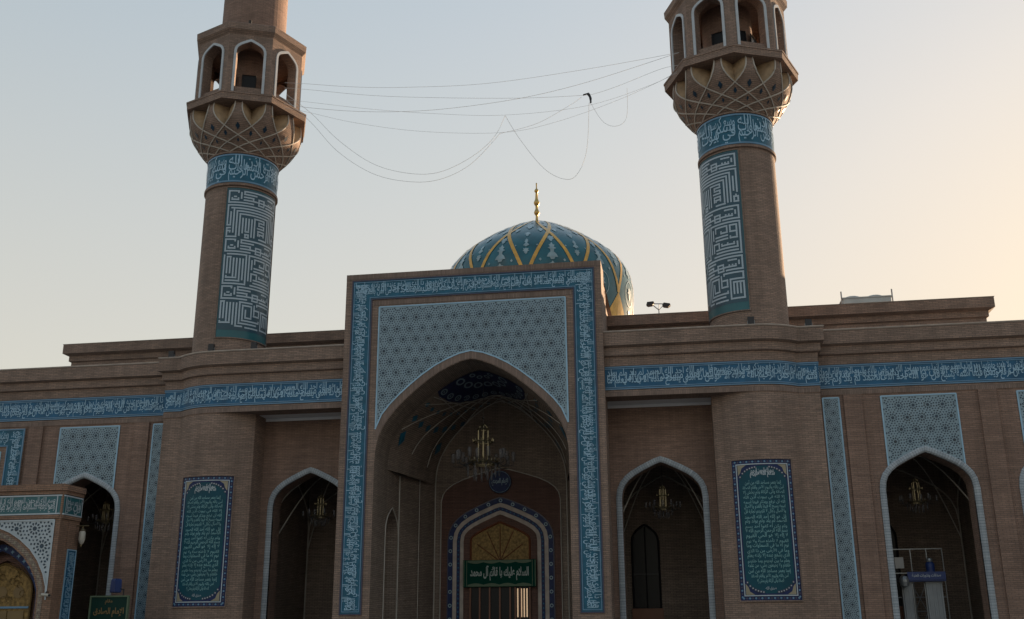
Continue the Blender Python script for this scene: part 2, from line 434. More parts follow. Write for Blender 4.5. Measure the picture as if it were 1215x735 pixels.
def glyphs(text, bold=.02, raw=False, res=2):
    key = (text, bold, res)
    if key in _tc: return _tc[key]
    cu = bpy.data.curves.new('lettering', 'FONT'); cu.body = text if raw else shape(text); cu.size = 1; cu.offset = bold; cu.resolution_u = res
    o = bpy.data.objects.new('lettering', cu); COL.objects.link(o)
    dg = bpy.context.evaluated_depsgraph_get(); ev = o.evaluated_get(dg); me = ev.to_mesh()
    vs = [(v.co.x, v.co.y) for v in me.vertices]; fs = [tuple(p.vertices) for p in me.polygons]
    ev.to_mesh_clear(); bpy.data.objects.remove(o); bpy.data.curves.remove(cu)
    par = list(range(len(vs)))
    def find(a):
        while par[a] != a: par[a] = par[par[a]]; a = par[a]
        return a
    for f in fs:
        for q in f[1:]: par[find(q)] = find(f[0])
    isl = [find(f[0]) for f in fs]
    xs = [v[0] for v in vs]; zs = [v[1] for v in vs]
    r_ = (vs, fs, isl, min(xs), max(xs), min(zs), max(zs)); _tc[key] = r_
    return r_
def write(mb, mp, text, x0, x1, z0, z1, d, m=0, rot=0, bold=.02, raw=False, res=2, wave=0):
    """fit text in the box; rot 1: reads upwards (tops to +s), -1: reads downwards (tops to -s)"""
    vs, fs, isl, ax, bx, az, bz = glyphs(text, bold, raw, res)
    jit = {}
    def T(v):
        u = (v[0] - ax) / (bx - ax); q = (v[1] - az) / (bz - az)
        if wave: q = min(1, max(0, q + wave * math.sin(u * 61)))
        if rot == 0: return (x0 + u * (x1 - x0), z0 + q * (z1 - z0))
        if rot == 1: return (x0 + q * (x1 - x0), z0 + (1 - u) * (z1 - z0))
        return (x1 - q * (x1 - x0), z0 + u * (z1 - z0))
    for f, i in zip(fs, isl):
        if i not in jit: jit[i] = random.uniform(0, .006)
        mb.poly([mp(*T(vs[k]), d + jit[i]) for k in f], m, [T(vs[k]) for k in f])
V1 = 'بسم الله الرحمن الرحيم الله لا إله إلا هو الحي القيوم لا تأخذه سنة ولا نوم له ما في السماوات وما في الأرض'
V2 = 'من ذا الذي يشفع عنده إلا بإذنه يعلم ما بين أيديهم وما خلفهم ولا يحيطون بشيء من علمه إلا بما شاء'
V3 = 'وسع كرسيه السماوات والأرض ولا يئوده حفظهما وهو العلي العظيم صدق الله العلي العظيم'
V4 = 'إنما يعمر مساجد الله من آمن بالله واليوم الآخر وأقام الصلاة وآتى الزكاة ولم يخش إلا الله'
V5 = 'في بيوت أذن الله أن ترفع ويذكر فيها اسمه يسبح له فيها بالغدو والآصال رجال لا تلهيهم تجارة'
V6 = 'قل هو الله أحد الله الصمد لم يلد ولم يولد ولم يكن له كفوا أحد'
VERS = [v.replace('\u0625', '\u0627').replace('\u0623', '\u0627').replace('\u0622', '\u0627') for v in (V1, V2, V3, V4, V5, V6)]
def inscription(mb, mp, x0, x1, z0, z1, idx, m=0, rot=0, d=.03, bold=.008):
    """interlaced rows of tall lettering filling the whole band"""
    L = (x1 - x0) if rot == 0 else (z1 - z0); H = (z1 - z0) if rot == 0 else (x1 - x0)
    n = max(1, round(L / (H * 6.3)))
    for k in range(n):
        if rot == 0: a, b_ = x1 - L * (k + 1) / n, x1 - L * k / n
        elif rot == 1: a, b_ = z0 + L * k / n, z0 + L * (k + 1) / n
        else: a, b_ = z1 - L * (k + 1) / n, z1 - L * k / n
        g = H * .03; a += g; b_ -= g
        for q, (lo, hi) in enumerate(((-.06, .66), (.16, .88), (.40, 1.06))):
            words = VERS[(idx + k + 2 * q) % len(VERS)].split(); need = max(2, min(len(words), int(L / n / H / (.66, .80, .60)[q])))
            t_ = ' '.join(words[:need]); lo_, hi_ = H * lo, H * hi
            # nudge the pieces of the two rows against each other
            if rot == 0: write(mb, mp, t_, a, b_, z0 + lo_, z0 + hi_, d + .008 * q, m, 0, bold=bold)
            elif rot == 1: write(mb, mp, t_, x0 + lo_, x0 + hi_, a, b_, d + .008 * q, m, 1, bold=bold)
            else: write(mb, mp, t_, x1 - hi_, x1 - lo_, a, b_, d + .008 * q, m, -1, bold=bold)
# ================================================================== SETTING
mb = MB(); mb.poly([(-1500, -1500, 0), (1500, -1500, 0), (1500, 1500, 0), (-1500, 1500, 0)])
g = mb.build('ground', 'paving'); g['kind'] = 'structure'

# ================================================================== MOSQUE
mosque = thing('mosque', 'brown brick mosque with a tall blue framed portal, arcaded wings and a teal dome', 'mosque', (0, 3, 0))
WL = 34
def arcp(a0, a1, n=14): return [(11.74 + 2.6 * math.sin(a0 + (a1 - a0) * k / n), 3.1 - 2.6 * math.cos(a0 + (a1 - a0) * k / n)) for k in range(n + 1)]
AE = math.acos((3.1 - 1.2) / 2.6)
band_r = [(5.45, .5)] + arcp(0, AE, 10) + [(14.35, 1.2), (14.35, 1.9), (WL, 1.9)]
pier_r = [(9.97, 2.4)] + [(9.97, 1.2)] + arcp(-AE, AE, 20)[1:] + [(14.35, 1.2), (14.35, 1.9)]
mir = lambda P: [(-x, y) for x, y in reversed(P)]
ARC = {'mid': 7.72, 'wing': 18.31, 'far': 23.6}
ZF0, ZF1 = 11.28, 12.27
trim_prof = A_SM; open_prof = inset(A_SM, .24)
for side in (1, -1):
    band = band_r if side == 1 else mir(band_r)
    pier = pier_r if side == 1 else mir(pier_r)
    # entablature: brick cornice, field behind the frieze, soffit
    mb = MB()
    prof = [(-1.0, 11.02), (-.5, 11.0), (.03, 11.0), (.03, 11.2), (0, 11.28), (0, 12.27), (.03, 12.30), (.05, 12.66), (.17, 12.72), (.17, 13.04), (.32, 13.12), (.32, 13.68), (-.6, 13.72)]
    mb.sweep(band, prof, [0] * 2 + [1] + [0] * 9)
    mb.sweep(band, [(.33, 13.685), (.36, 13.72), (.36, 13.75), (-.6, 13.765)], 2)
    e = mb.build('cornice', ['brick', 'brick_soldier', 'stone'], mosque)
    # frieze
    mp = pathmap(band); mb = MB(); L = mp.L
    mb.sweep(band, [(.0, ZF0 + .005), (.02, ZF0 + .005), (.02, ZF1 - .005), (0, ZF1 - .005)], 0)
    mb.sweep(band, [(.02, ZF0), (.05, ZF0), (.05, ZF0 + .05), (.02, ZF0 + .05)], 2); mb.sweep(band, [(.02, ZF1 - .05), (.05, ZF1 - .05), (.05, ZF1), (.02, ZF1)], 2)
    mb.sweep(band, [(.02, ZF0 + .08), (.045, ZF0 + .08), (.045, ZF0 + .115), (.02, ZF0 + .115)], 3); mb.sweep(band, [(.02, ZF1 - .115), (.045, ZF1 - .115), (.045, ZF1 - .08), (.02, ZF1 - .08)], 3)
    Lc = sum(math.hypot(b_[0] - a[0], b_[1] - a[1]) for a, b_ in zip(band_r[:12], band_r[1:13]))   # up to step corner
    if side == 1: spans = [(.25, Lc - .03), (Lc + .75, L - .1)]
    else: spans = [(L - Lc + .03, L - .25), (.1, L - Lc - .75)]
    for q, (a, b_) in enumerate(spans): inscription(mb, mp, a, b_, ZF0 + .14, ZF1 - .14, q * 2 + (side < 0), 1)
    xe = spans[0][0] - .1 if side == 1 else spans[0][1] + .1
    mb.build('inscription_frieze', ['tile_blue', 'tile_line', 'tile_border', 'tile_border'], mosque)
    # pier
    mb = MB(); mb.wall(pier, 0, 11.27, 0)
    mb.poly([(x, y, 11.27) for x, y in pier], 0)
    pr = mb.build('pier', 'brick', mosque)
    # recess: walls, ceiling, arch wall
    c = ARC['mid'] * side
    x0, x1 = (5.45, 9.97) if side == 1 else (-9.97, -5.45)
    mb = MB(); arch_wall(mb, 2.4, x0, x1, 0, 11.03, c, open_prof, .9, 0, 0)
    mb.build('recess_wall', 'brick_red', mosque)
    mb = MB(); mb.poly([(x0, 1.0, 11.035), (x1, 1.0, 11.035), (x1, 2.4, 11.035), (x0, 2.4, 11.035)], 0)
    mb.poly([(x0, 2.37, 10.9), (x1, 2.37, 10.9), (x1, 2.37, 11.03), (x0, 2.37, 11.03)]); mb.poly([(x0, 2.37, 10.9), (x1, 2.37, 10.9), (x1, 2.4, 10.9), (x0, 2.4, 10.9)])
    mb.build('recess_ceiling', 'plaster', mosque)
    trim(2.4, c, trim_prof, .24, .07).build('arch_moulding', 'trim_tile', mosque)
    # wing wall with bays
    segs_ = []
    mb = MB()
    for cc in (ARC['wing'], ARC['far']):
        a, b_ = (14.35, 20.97) if cc == ARC['wing'] else (20.97, 26.3)
        if side == -1 and cc == ARC['far']: continue
        if side == -1: a, b_ = -b_, -a
        arch_wall(mb, 1.9, a, b_, 0, 11.25, cc * side, open_prof, 1.0, 0, 0)
    if side == 1: rect(mb, flat(1.9), 26.3, WL, 0, 11.25, 0)
    else: rect(mb, flat(1.9), -WL, -20.97, 0, 11.25, 0)
    e0, e1 = (14.35, WL) if side == 1 else (-WL, -14.35)
    mb.box(e0, e1, 3.6, 9.6, 10.4, 10.6)
    mb.box(WL * side, (WL - .5) * side, 1.95, 30, 0, 13.7)
    mb.build('wing_wall', 'brick_red', mosque)
    for cc in ((ARC['wing'], ARC['far']) if side == 1 else (ARC['wing'],)):
        cc *= side
        trim(1.9, cc, trim_prof, .24, .09).build('arch_moulding', 'trim_tile', mosque)
        f = flat(1.9); lo = 7.0
        op = full(trim_prof, cc)
        def base(mb, cc=cc, lo=lo):
            xs = [cc + s * x for x, z in trim_prof if x < 1.5 for s in (-1, 1)] + [cc - 1.5, cc + 1.5]
            xs = sorted(set(xs))
            for a, b_ in zip(xs, xs[1:]):
                put(mb, f, [(a, zarch(trim_prof, a - cc)), (b_, zarch(trim_prof, b_ - cc)), (b_, 10.9), (a, 10.9)], .01, 0)
        zc = zarch(trim_prof, 1.5)
        lattice('lattice_panel', f, cc - 1.48, cc + 1.48, lo, 10.88, lambda x, z, cc=cc: not inside_arch(trim_prof, cc, x, z) and z > zarch(trim_prof, min(1.9, abs(x - cc))), mosque,
                S=.57, ph=.1, border=[(cc - 1.47, zc), (cc - 1.47, 10.87), (cc + 1.47, 10.87), (cc + 1.47, zc)], base=base)
    # narrow lattice strip beside the pier
    a, b_ = (14.5, 15.18) if side == 1 else (-15.18, -14.5)
    lattice('lattice_strip', flat(1.9), a, b_, .9, 10.9, None, mosque, S=.40, border=[(a + .02, .9), (a + .02, 10.88), (b_ - .02, 10.88), (b_ - .02, .9)])
    # pilasters
    ps = [(15.34, 16.06), (20.62, 21.32)] + ([(25.9, 26.6)] if side == 1 else [])
    for p0, p1 in ps:
        mb = MB(); mb.box(p0 * side, p1 * side, 1.78, 1.93, 0, 10.98); mb.build('pilaster', 'brick_red', mosque)
    if side == -1:
        # blue framed gate bay at the far left
        f = flat(1.9); mb = MB()
        x0_, x1_ = -28.2, -21.5
        mb.box(x0_, x1_, 1.82, 1.9, 0, 10.95, 3)
        mb2 = MB(); f = flat(1.82)
        rect(mb, f, x1_ - .83, x1_ - .05, .5, 10.1, .012, 0); rect(mb, f, x0_ + .05, x1_ - .05, 10.1, 10.88, .012, 0); rect(mb, f, x0_ + .05, x0_ + .83, .5, 10.1, .012, 0)
        frame(mb, f, x0_ + .03, x1_ - .03, .5, 10.9, .06, 0, .04, 2); frame(mb, f, x0_ + .8, x1_ - .8, .5, 10.13, .05, 0, .04, 2)
        inscription(mb, f, x1_ - .72, x1_ - .14, .7, 10.8, 3, 1, 1); inscription(mb, f, x0_ + .9, x1_ - .8, 10.2, 10.78, 4, 1, 0)
        mb.build('inscription_border', ['tile_teal', 'tile_line', 'tile_border', 'brick'], mosque)
        lattice('lattice_panel', f, x0_ + 1.1, x1_ - 1.1, 5.5, 9.85, None, mosque, S=.57, ph=.1, border=[(x1_ - 1.12, 5.5), (x1_ - 1.12, 9.83), (x0_ + 1.12, 9.83)])
    # verse panel on the bowed pier
    mp = cyl(11.74 * side, 3.1, 2.6); hw = 1.175; z0, z1 = 2.80, 8.20; mb = MB(); nx = 10
    rect(mb, mp, -hw - .05, hw + .05, z0 - .03, z1 + .03, .02, 0, nx)
    frame(mb, mp, -hw - .06, hw + .06, z0 - .06, z1 + .06, .05, 0, .06, 4, nx)
    for k in range(44):     # border rosettes and diamonds
        zz = z0 + .12 + k * (z1 - z0 - .2) / 43
        for s_ in (-1, 1):
            put(mb, mp, [(s_ * (hw - .07) + .05 * math.cos(q * PI / 2), zz + .045 * math.sin(q * PI / 2)) for q in range(4)], .026, 3 if k % 2 else 8)
    for k in range(19):
        xx = -hw + .12 + k * (2 * hw - .24) / 18
        for zz in (z0 + .07, z1 - .07): put(mb, mp, [(xx + .05 * math.cos(q * PI / 2), zz + .045 * math.sin(q * PI / 2)) for q in range(4)], .026, 3 if k % 2 else 8)
    frame(mb, mp, -hw + .15, hw - .15, z0 + .15, z1 - .15, .035, .02, .04, 1, nx)
    rect(mb, mp, -hw + .185, hw - .185, z0 + .185, z1 - .185, .024, 0, nx)
    # teal field with cusped ends
    fw_ = hw - .24
    def edge(x, end):
        u = abs(x) / fw_; rise = .62 * (1 - (1 - min(1, u) ** 2.6) ** .55)
        return (z1 - .24 - rise) if end else (z0 + .24 + rise)
    n = 26
    for k in range(n):
        a, b_ = -fw_ + 2 * fw_ * k / n, -fw_ + 2 * fw_ * (k + 1) / n
        put(mb, mp, [(a, edge(a, 0)), (b_, edge(b_, 0)), (b_, edge(b_, 1)), (a, edge(a, 1))], .030, 2)
    for s_ in (-1, 1):       # cream corner fields and rosettes on the navy rim
        for e in (0, 1):
            zz = z1 - .2 if e else z0 + .2; q = -1 if e else 1; xx = s_ * (fw_ + .02)
            put(mb, mp, [(xx, zz), (xx - s_ * .34, zz), (xx - s_ * .16, zz + q * .12), (xx - s_ * .10, zz + q * .3), (xx, zz + q * .42)], .034, 5)
            for j in range(7):
                x_ = s_ * fw_ * (.30 + .105 * j); z_ = edge(x_, e) + (-.005 if e else .005) * 8
                put(mb, mp, [(x_ + .055 * math.cos(h * PI / 3), z_ + .055 * math.sin(h * PI / 3)) for h in range(6)], .042, 3)
                put(mb, mp, [(x_ + .025 * math.cos(h * PI / 3), z_ + .025 * math.sin(h * PI / 3)) for h in range(6)], .047, 1)
    write(mb, mp, 'سلام الله عليهم', -.48, .48, z1 - .72, z1 - .42, .036, 6, bold=.03, wave=.0)
    write(mb, mp, 'بسم الله الرحمن الرحيم', -.44, .44, z1 - .62, z1 - .32, .043, 6, bold=.02)
    allw = (V4 + ' ' + V5 + ' ' + V6 + ' ' + V1 + ' ' + V2 + ' ' + V3).split()
    rows = 21
    for k in range(rows):
        t_ = ' '.join(allw[(k * 5) % 90:(k * 5) % 90 + 6]); zc = z1 - .92 - k * (z1 - z0 - 1.62) / (rows - 1)
        ww = .80 if 0 < k < rows - 2 else .70 if k < rows - 1 else .5
        write(mb, mp, t_, -ww, ww, zc - .105, zc + .115, .036, 7, bold=.01, res=1)
    write(mb, mp, 'صدق الله', -.2, .2, z0 + .36, z0 + .5, .036, 6, bold=.0)
    vp = mb.build('verse_panel', ['tile_navy', 'tile_white', 'green_tile', 'tile_purple', 'brick_soldier', 'cream', 'tile_white', 'green_script', 'tile_border'], mosque)
    # arcade interiors
    for cc in ([ARC['mid'], ARC['wing'], ARC['far']] if side == 1 else [ARC['mid'], ARC['wing']]):
        Y0 = 3.3 if cc == ARC['mid'] else 2.9
        xa, xb = (5.5, 9.9) if cc == ARC['mid'] else (cc - 2.6, cc + 2.6)
        xa, xb = xa * side, xb * side; xa, xb = min(xa, xb), max(xa, xb); cx_ = cc * side
        Y1 = 8.4; mb = MB()
        mb.poly([(xa, Y0, 0), (xa, Y1, 0), (xa, Y1, 9.6), (xa, Y0, 9.6)]); mb.poly([(xb, Y0, 0), (xb, Y1, 0), (xb, Y1, 9.6), (xb, Y0, 9.6)])
        mb.poly([(xa, Y1, 0), (xb, Y1, 0), (xb, Y1, 9.6), (xa, Y1, 9.6)]); mb.poly([(xa, Y0, 9.3), (xb, Y0, 9.3), (xb, Y1, 9.3), (xa, Y1, 9.3)])
        op = open_prof
        arch_wall(mb, Y0, xa, xb, 0, 9.6, cx_, op, 0)
        room = mb.build('arcade_bay', 'brick_dark', mosque)
        # vault: pointed ribs in pale joint lines
        mb = MB(); pr_ = scaled((xb - xa) / 2 - .05, 5.6, 8.8)
        for yy in (Y0 + .5, Y1 - .06): mb.tube([(x, yy, z) for x, z in full(pr_, (xa + xb) / 2, .1)], .035, 4)
        for xx in (xa + .05, xb - .05): mb.tube([(xx, (Y0 + .5 + Y1) / 2 + x, z) for x, z in full(scaled((Y1 - Y0 - .5) / 2 - .05, 5.6, 8.8), 0, .1)], .03, 4)
        for sx in (-1, 1):
            for sy in (-1, 1):
                pts = []
                for k in range(9):
                    t_ = k / 8; pts.append(((xa + xb) / 2 + sx * (xb - xa) / 2 * (1 - t_) * .98, (Y0 + .5 + Y1) / 2 + sy * (Y1 - Y0 - .5) / 2 * (1 - t_) * .98, 5.6 + 3.5 * math.sin(t_ * PI / 2)))
                mb.tube(pts, .03, 4)
        mb.build('vault_rib', 'joint_white', room)
        # tall arched window in the back wall
        if cc != ARC['far']:
            wx = cx_ - (1.0 if cc == ARC['mid'] else .9) if side == 1 else cx_ + .5
            wp = scaled(.62, 5.4, 6.5); mb = MB(); P = full(wp, wx, 2.7)
            mb.poly([(x, Y1 - .05, z) for x, z in P], 0); mb.tube([(x, Y1 - .08, z) for x, z in P] + [(P[0][0], Y1 - .08, P[0][1])], .05, 4, 1)
            mb.tube([(wx, Y1 - .08, 2.7), (wx, Y1 - .08, 6.4)], .03, 4, 1); mb.box(wx - .62, wx + .62, Y1 - .1, Y1 - .02, 4.2, 4.27, 1); mb.box(wx - .72, wx + .72, Y1 - .16, Y1 - .02, 1.9, 2.7, 2)
            mb.build('window', ['glass_dark', 'black', 'wood'], mosque)
# flat roofs and set-back upper storey
mb = MB(); mb.box(-WL, WL, 2.3, 30, 12.86, 13.0); mb.box(-WL, WL, 29.5, 30, 0, 12.86); mb.build('flat_roof', 'roof_grey', mosque)
mb = MB()
rp = [(-22.75, 20), (-22.75, 6.95), (22.75, 6.95), (22.75, 20)]
mb.sweep(rp, [(0, 12.9), (0, 15.05), (.10, 15.1), (.10, 15.4), (.2, 15.45), (.2, 15.72), (.45, 15.82), (.45, 16.3), (-.4, 16.31), (-.4, 15.6), (-14, 15.6)], 0)
mb.sweep(rp, [(.46, 16.303), (.48, 16.33), (-.4, 16.335)], 1)
mb.build('upper_parapet', ['brick', 'stone'], mosque)

# ------------------------------------------------------------------ portal
mb = MB()
arch_wall(mb, 0, -5.63, 5.63, 0, 16.87, 0, A_BIG, 2.0, 0, 1)
for s_ in (-1, 1):
    mb.wall([(5.63 * s_, 0), (5.63 * s_, 1.5)] if s_ == 1 else [(-5.63, 1.5), (-5.63, 0)], 0, 16.87, 0)
    q = [(5.63, 1.5), (5.45, 1.5), (5.45, 2.4), (5.56, 2.4), (5.56, 3.6), (5.42, 3.6), (5.42, 8.0), (-5.42, 8.0)]
    mb.wall(q if s_ == 1 else [(-x, y) for x, y in reversed(q[:-1])], 0, 16.62, 0)
mb.poly([(-5.63, 0, 16.87), (5.63, 0, 16.87), (5.63, 1.5, 16.87), (-5.63, 1.5, 16.87)]); mb.poly([(5.63, 1.5, 16.87), (-5.63, 1.5, 16.87), (-5.63, 1.5, 16.5), (5.63, 1.5, 16.5)])
mb.poly([(-5.6, 1.5, 16.62), (5.6, 1.5, 16.62), (5.6, 8, 16.62), (-5.6, 8, 16.62)])
for s_ in (-1, 1):                      # base dado
    mb.box(s_ * 4.12, s_ * 5.66, -.03, .0, 0, 2.2, 0)
portal = mb.build('entrance_portal', ['brick', 'brick_dark', 'stone'], mosque)
# soldier courses: top edge and between band and panel
mb = MB(); f = flat(0)
rect(mb, f, -5.63, 5.63, 16.62, 16.87, .012, 0); rect(mb, f, -4.38, 4.38, 15.40, 15.62, .012, 0)
mb.build('soldier_course', 'brick_soldier', portal)
# inscription band
mb = MB(); o, i_, zt, zi, zb = 5.35, 4.41, 16.58, 15.65, 2.42
rect(mb, f, -o, o, zi, zt, .016, 0); rect(mb, f, -o, -i_, zb, zi, .016, 0); rect(mb, f, i_, o, zb, zi, .016, 0)
def U(mb, a, za, zb_, wd, d, m, inner=False):
    for x0_, x1_, z0_, z1_ in ((-a, a, za - wd, za), (-a, -a + wd, zb_, za - wd), (a - wd, a, zb_, za - wd)): mb.box(x0_, x1_, -d, -.01, z0_, z1_, m)
U(mb, o, zt, zb, .05, .045, 2); U(mb, o - .09, zt - .09, zb + .09, .035, .04, 3); U(mb, i_ + .05, zi + .05, zb, .05, .045, 2); U(mb, i_ + .125, zi + .125, zb + .09, .035, .04, 3)
for s_ in (-1, 1): mb.box(s_ * i_, s_ * o, -.045, -.01, zb - .05, zb, 2); mb.box(s_ * (i_ + .09), s_ * (o - .09), -.04, -.01, zb + .06, zb + .095, 3)
inscription(mb, f, -o + .15, o - .15, zi + .15, zt - .14, 1, 1); inscription(mb, f, i_ + .15, o - .14, zb + .12, zt - .2, 3, 1, 1); inscription(mb, f, -o + .14, -i_ - .15, zb + .12, zt - .2, 0, 1, -1)
mb.build('inscription_band', ['tile_teal', 'tile_line', 'tile_purple', 'tile_border'], portal)
# spandrel lattice
ext = [(x, z) for x, z in inset(A_BIG, -.36)]
ext = [(x, z) for x, z in ext if x < 4.07] ; ext.append((4.1, 9.9))
def base(mb):
    xs = sorted(set([s * x for x, z in ext for s in (-1, 1)]))
    for a, b_ in zip(xs, xs[1:]): put(mb, f, [(a, zarch(ext + [(9, 9.9)], a)), (b_, zarch(ext + [(9, 9.9)], b_)), (b_, 15.32), (a, 15.32)], .01, 0)
lattice('lattice_panel', f, -4.1, 4.1, 9.9, 15.32, lambda x, z: z > (zarch(ext + [(9, 9.9)], x) or 0), portal, S=.56, ph=.28,
        border=[(x, z) for x, z in full(ext)] + [(4.08, 15.3), (-4.08, 15.3), (-4.08, 9.9)], base=base)
mb = MB(); A_, B_ = full(ext, 0), full([(x, z) for x, z in inset(A_BIG, -.02)], 0)
n = 60
def resamp(P, n):
    L = [0]
    for a, b_ in zip(P, P[1:]): L.append(L[-1] + math.hypot(b_[0] - a[0], b_[1] - a[1]))
    out = []
    for k in range(n + 1):
        t_ = L[-1] * k / n; j = max(0, min(len(P) - 2, next((q for q in range(len(L) - 1) if L[q + 1] >= t_ - 1e-9), len(P) - 2)))
        u = (t_ - L[j]) / max(1e-9, L[j + 1] - L[j]); out.append((P[j][0] + (P[j + 1][0] - P[j][0]) * u, P[j][1] + (P[j + 1][1] - P[j][1]) * u))
    return out
hiB = [p for p in B_ if p[1] > 9.3]
ra, rb = resamp(A_, n), resamp(hiB, n)
for k in range(n): mb.poly([(rb[k][0], -.012, rb[k][1]), (rb[k + 1][0], -.012, rb[k + 1][1]), (ra[k + 1][0], -.012, ra[k + 1][1]), (ra[k][0], -.012, ra[k][1])], 0, [(k * .2, 0), (k * .2 + .2, 0), (k * .2 + .2, .26), (k * .2, .26)])
mb.build('arch_ring', 'brick_soldier', portal)

# ---- iwan interior
YF, YB = 2.0, 7.4
def hwz(Y):
    t_ = (Y - YF) / (YB - YF); return 4.1 - .9 * max(0, t_) ** .8, 12.78 - .25 * t_
def ceil_z(X, Y):
    hw, ap = hwz(Y); q = min(1, abs(X) / hw); h = (zarch(A_BIG, q * 4.0999) - 8.5) / (12.78 - 8.5)
    return 8.5 + (ap - 8.5) * h
mb = MB(); nu, nv = 40, 16
for j in range(nv):
    ya, yb = YF + (YB - YF) * j / nv, YF + (YB - YF) * (j + 1) / nv
    for i in range(nu):
        ua, ub = math.sin((i / nu * 2 - 1) * PI / 2), math.sin(((i + 1) / nu * 2 - 1) * PI / 2)
        P = [(u * hwz(y)[0], y, ceil_z(u * hwz(y)[0], y)) for u, y in ((ua, ya), (ub, ya), (ub, yb), (ua, yb))]
        mb.poly(P, 0)
vault = mb.build('portal_vault', 'brick_dark', mosque)
# ribs: tangents to the rosette circle
mb = MB(); cY = 2.0; RX, RY = 1.95, 4.1
for k in range(1, 22):
    a = PI * k / 22
    for sg in (-1, 1):
        tx, ty = math.cos(a), math.sin(a); dx, dy = -ty * sg, tx * sg; pts = []
        for q in range(30):
            X, Y = (tx + dx * q * .1) * RX, cY + (ty + dy * q * .1) * RY
            if Y < YF or Y > YB or abs(X) > hwz(Y)[0] - .02: break
            pts.append((X, Y, ceil_z(X, Y) - .02))
        if len(pts) > 3 and k % 2: mb.tube(pts, .02, 4)
mb.build('vault_rib', 'joint_white', vault)
for k in range(22):
    a = PI * (k + .5) / 22
    for r0, q in ((1.25, .1), (1.55, .14), (1.85, .18)):
        X, Y = r0 * math.cos(a) * RX, cY + r0 * math.sin(a) * RY
        if Y < YF + .2 or Y > YB - .3 or abs(X) > hwz(Y)[0] - .3: continue
        mb = MB(); mb.poly([(X + u * q, Y + v * q * 1.8, ceil_z(X + u * q, Y + v * q * 1.8) - .02) for u, v in ((1, 0), (0, 1), (-1, 0), (0, -1))], 0)
        mb.build('tile_diamond', 'tile_teal', vault)
mb = MB(); n = 22; el = lambda r_, A: (r_ * RX * math.cos(A), cY + r_ * RY * math.sin(A))
for k in range(n):
    for (r0, r1) in ((0, .12), (.12, .26), (.26, .42), (.42, .6), (.6, .8), (.8, .97)):
        P = []
        for r_, a in ((r0, k), (r1 * (1 + (.03 if r1 > .9 and k % 2 else 0)), k), (r1 * (1 + (.03 if r1 > .9 and not k % 2 else 0)), k + 1), (r0, k + 1)):
            X, Y = el(r_, PI * a / n); P.append((X, Y, ceil_z(X, Y) - .03))
        if r0 == 0: P = P[:3]
        mb.poly(P, 0)
def disc(mb, X, Y, r0, r1, m, dz, n=10):
    for h in range(n):
        P = []
        for r_, a in ((r0, h), (r1, h), (r1, h + 1), (r0, h + 1)):
            A = 2 * PI * a / n; x, y = X + r_ * math.cos(A), Y + 2.0 * r_ * math.sin(A)
            if y < YF: y = YF
            P.append((x, y, ceil_z(x, y) - dz))
        if r0 < 1e-6: P = P[:3]
        mb.poly(P, m)
for k in range(13):
    x, y = el(.87, PI * (k + .5) / 13); disc(mb, x, y, .09, .15, 1, .045); disc(mb, x, y, 0, .04, 1, .045)
for k in range(7):
    x, y = el(.5, PI * (k + .5) / 7); disc(mb, x, y, .12, .20, 1, .045)
for k in range(4):
    x, y = el(.22, PI * (k + .5) / 4); disc(mb, x, y, .07, .13, 1, .045)
mb.build('rosette_panel', ['tile_navy', 'tile_pale'], vault)
# side walls with pointed niches, back wall
mb = MB()
for s_ in (-1, 1):
    xs = 4.1 * s_
    # front strip 1.4..1.95, niche 1.95..4.0, then splay to back corner (3.2,7.4)
    
    npf = scaled(1.02, 5.4, 6.9)
    cyN = 2.98
    P = full(npf, cyN, 0)
    for a, b_ in zip(P[1:-1], P[2:-1]): mb.poly([(xs, a[0], a[1]), (xs, b_[0], b_[1]), (xs, b_[0], 8.6), (xs, a[0], 8.6)])
    for a, b_ in zip(P, P[1:]): mb.poly([(xs, a[0], a[1]), (xs, b_[0], b_[1]), (xs + s_ * .8, b_[0], b_[1]), (xs + s_ * .8, a[0], a[1])])
    mb.poly([(xs + s_ * .8, y, z) for y, z in P])
    mb.poly([(xs, 4.0, 0), (hwz(7.4)[0] * s_, 7.4, 0), (hwz(7.4)[0] * s_, 7.4, 8.6), (xs, 4.0, 8.6)])
P = full([(x * 3.2 / 4.1, 8.5 + (z - 8.5) * (12.53 - 8.5) / (12.78 - 8.5)) for x, z in A_BIG], 0, 0)
mb.poly([(x, 7.4, z) for x, z in P])
iw = mb.build('portal_interior_wall', 'brick_dark', mosque)
mb = MB(); mb.tube([(x * .995, 7.36, z) for x, z in P], .03, 4)
for s_ in (-1, 1):
    mb.tube([(4.06 * s_, 4.02, 0), (4.06 * s_, 4.02, 8.5)], .03, 4)
    mb.tube([(4.08 * s_, y, z) for y, z in full(scaled(1.05, 5.4, 6.95), 2.98, 0)], .025, 4)
    mb.tube([(3.6 * s_, 5.9, 0), (3.6 * s_, 5.9, 8.6)], .02, 4)
mb.build('joint_line', 'joint_white', iw)
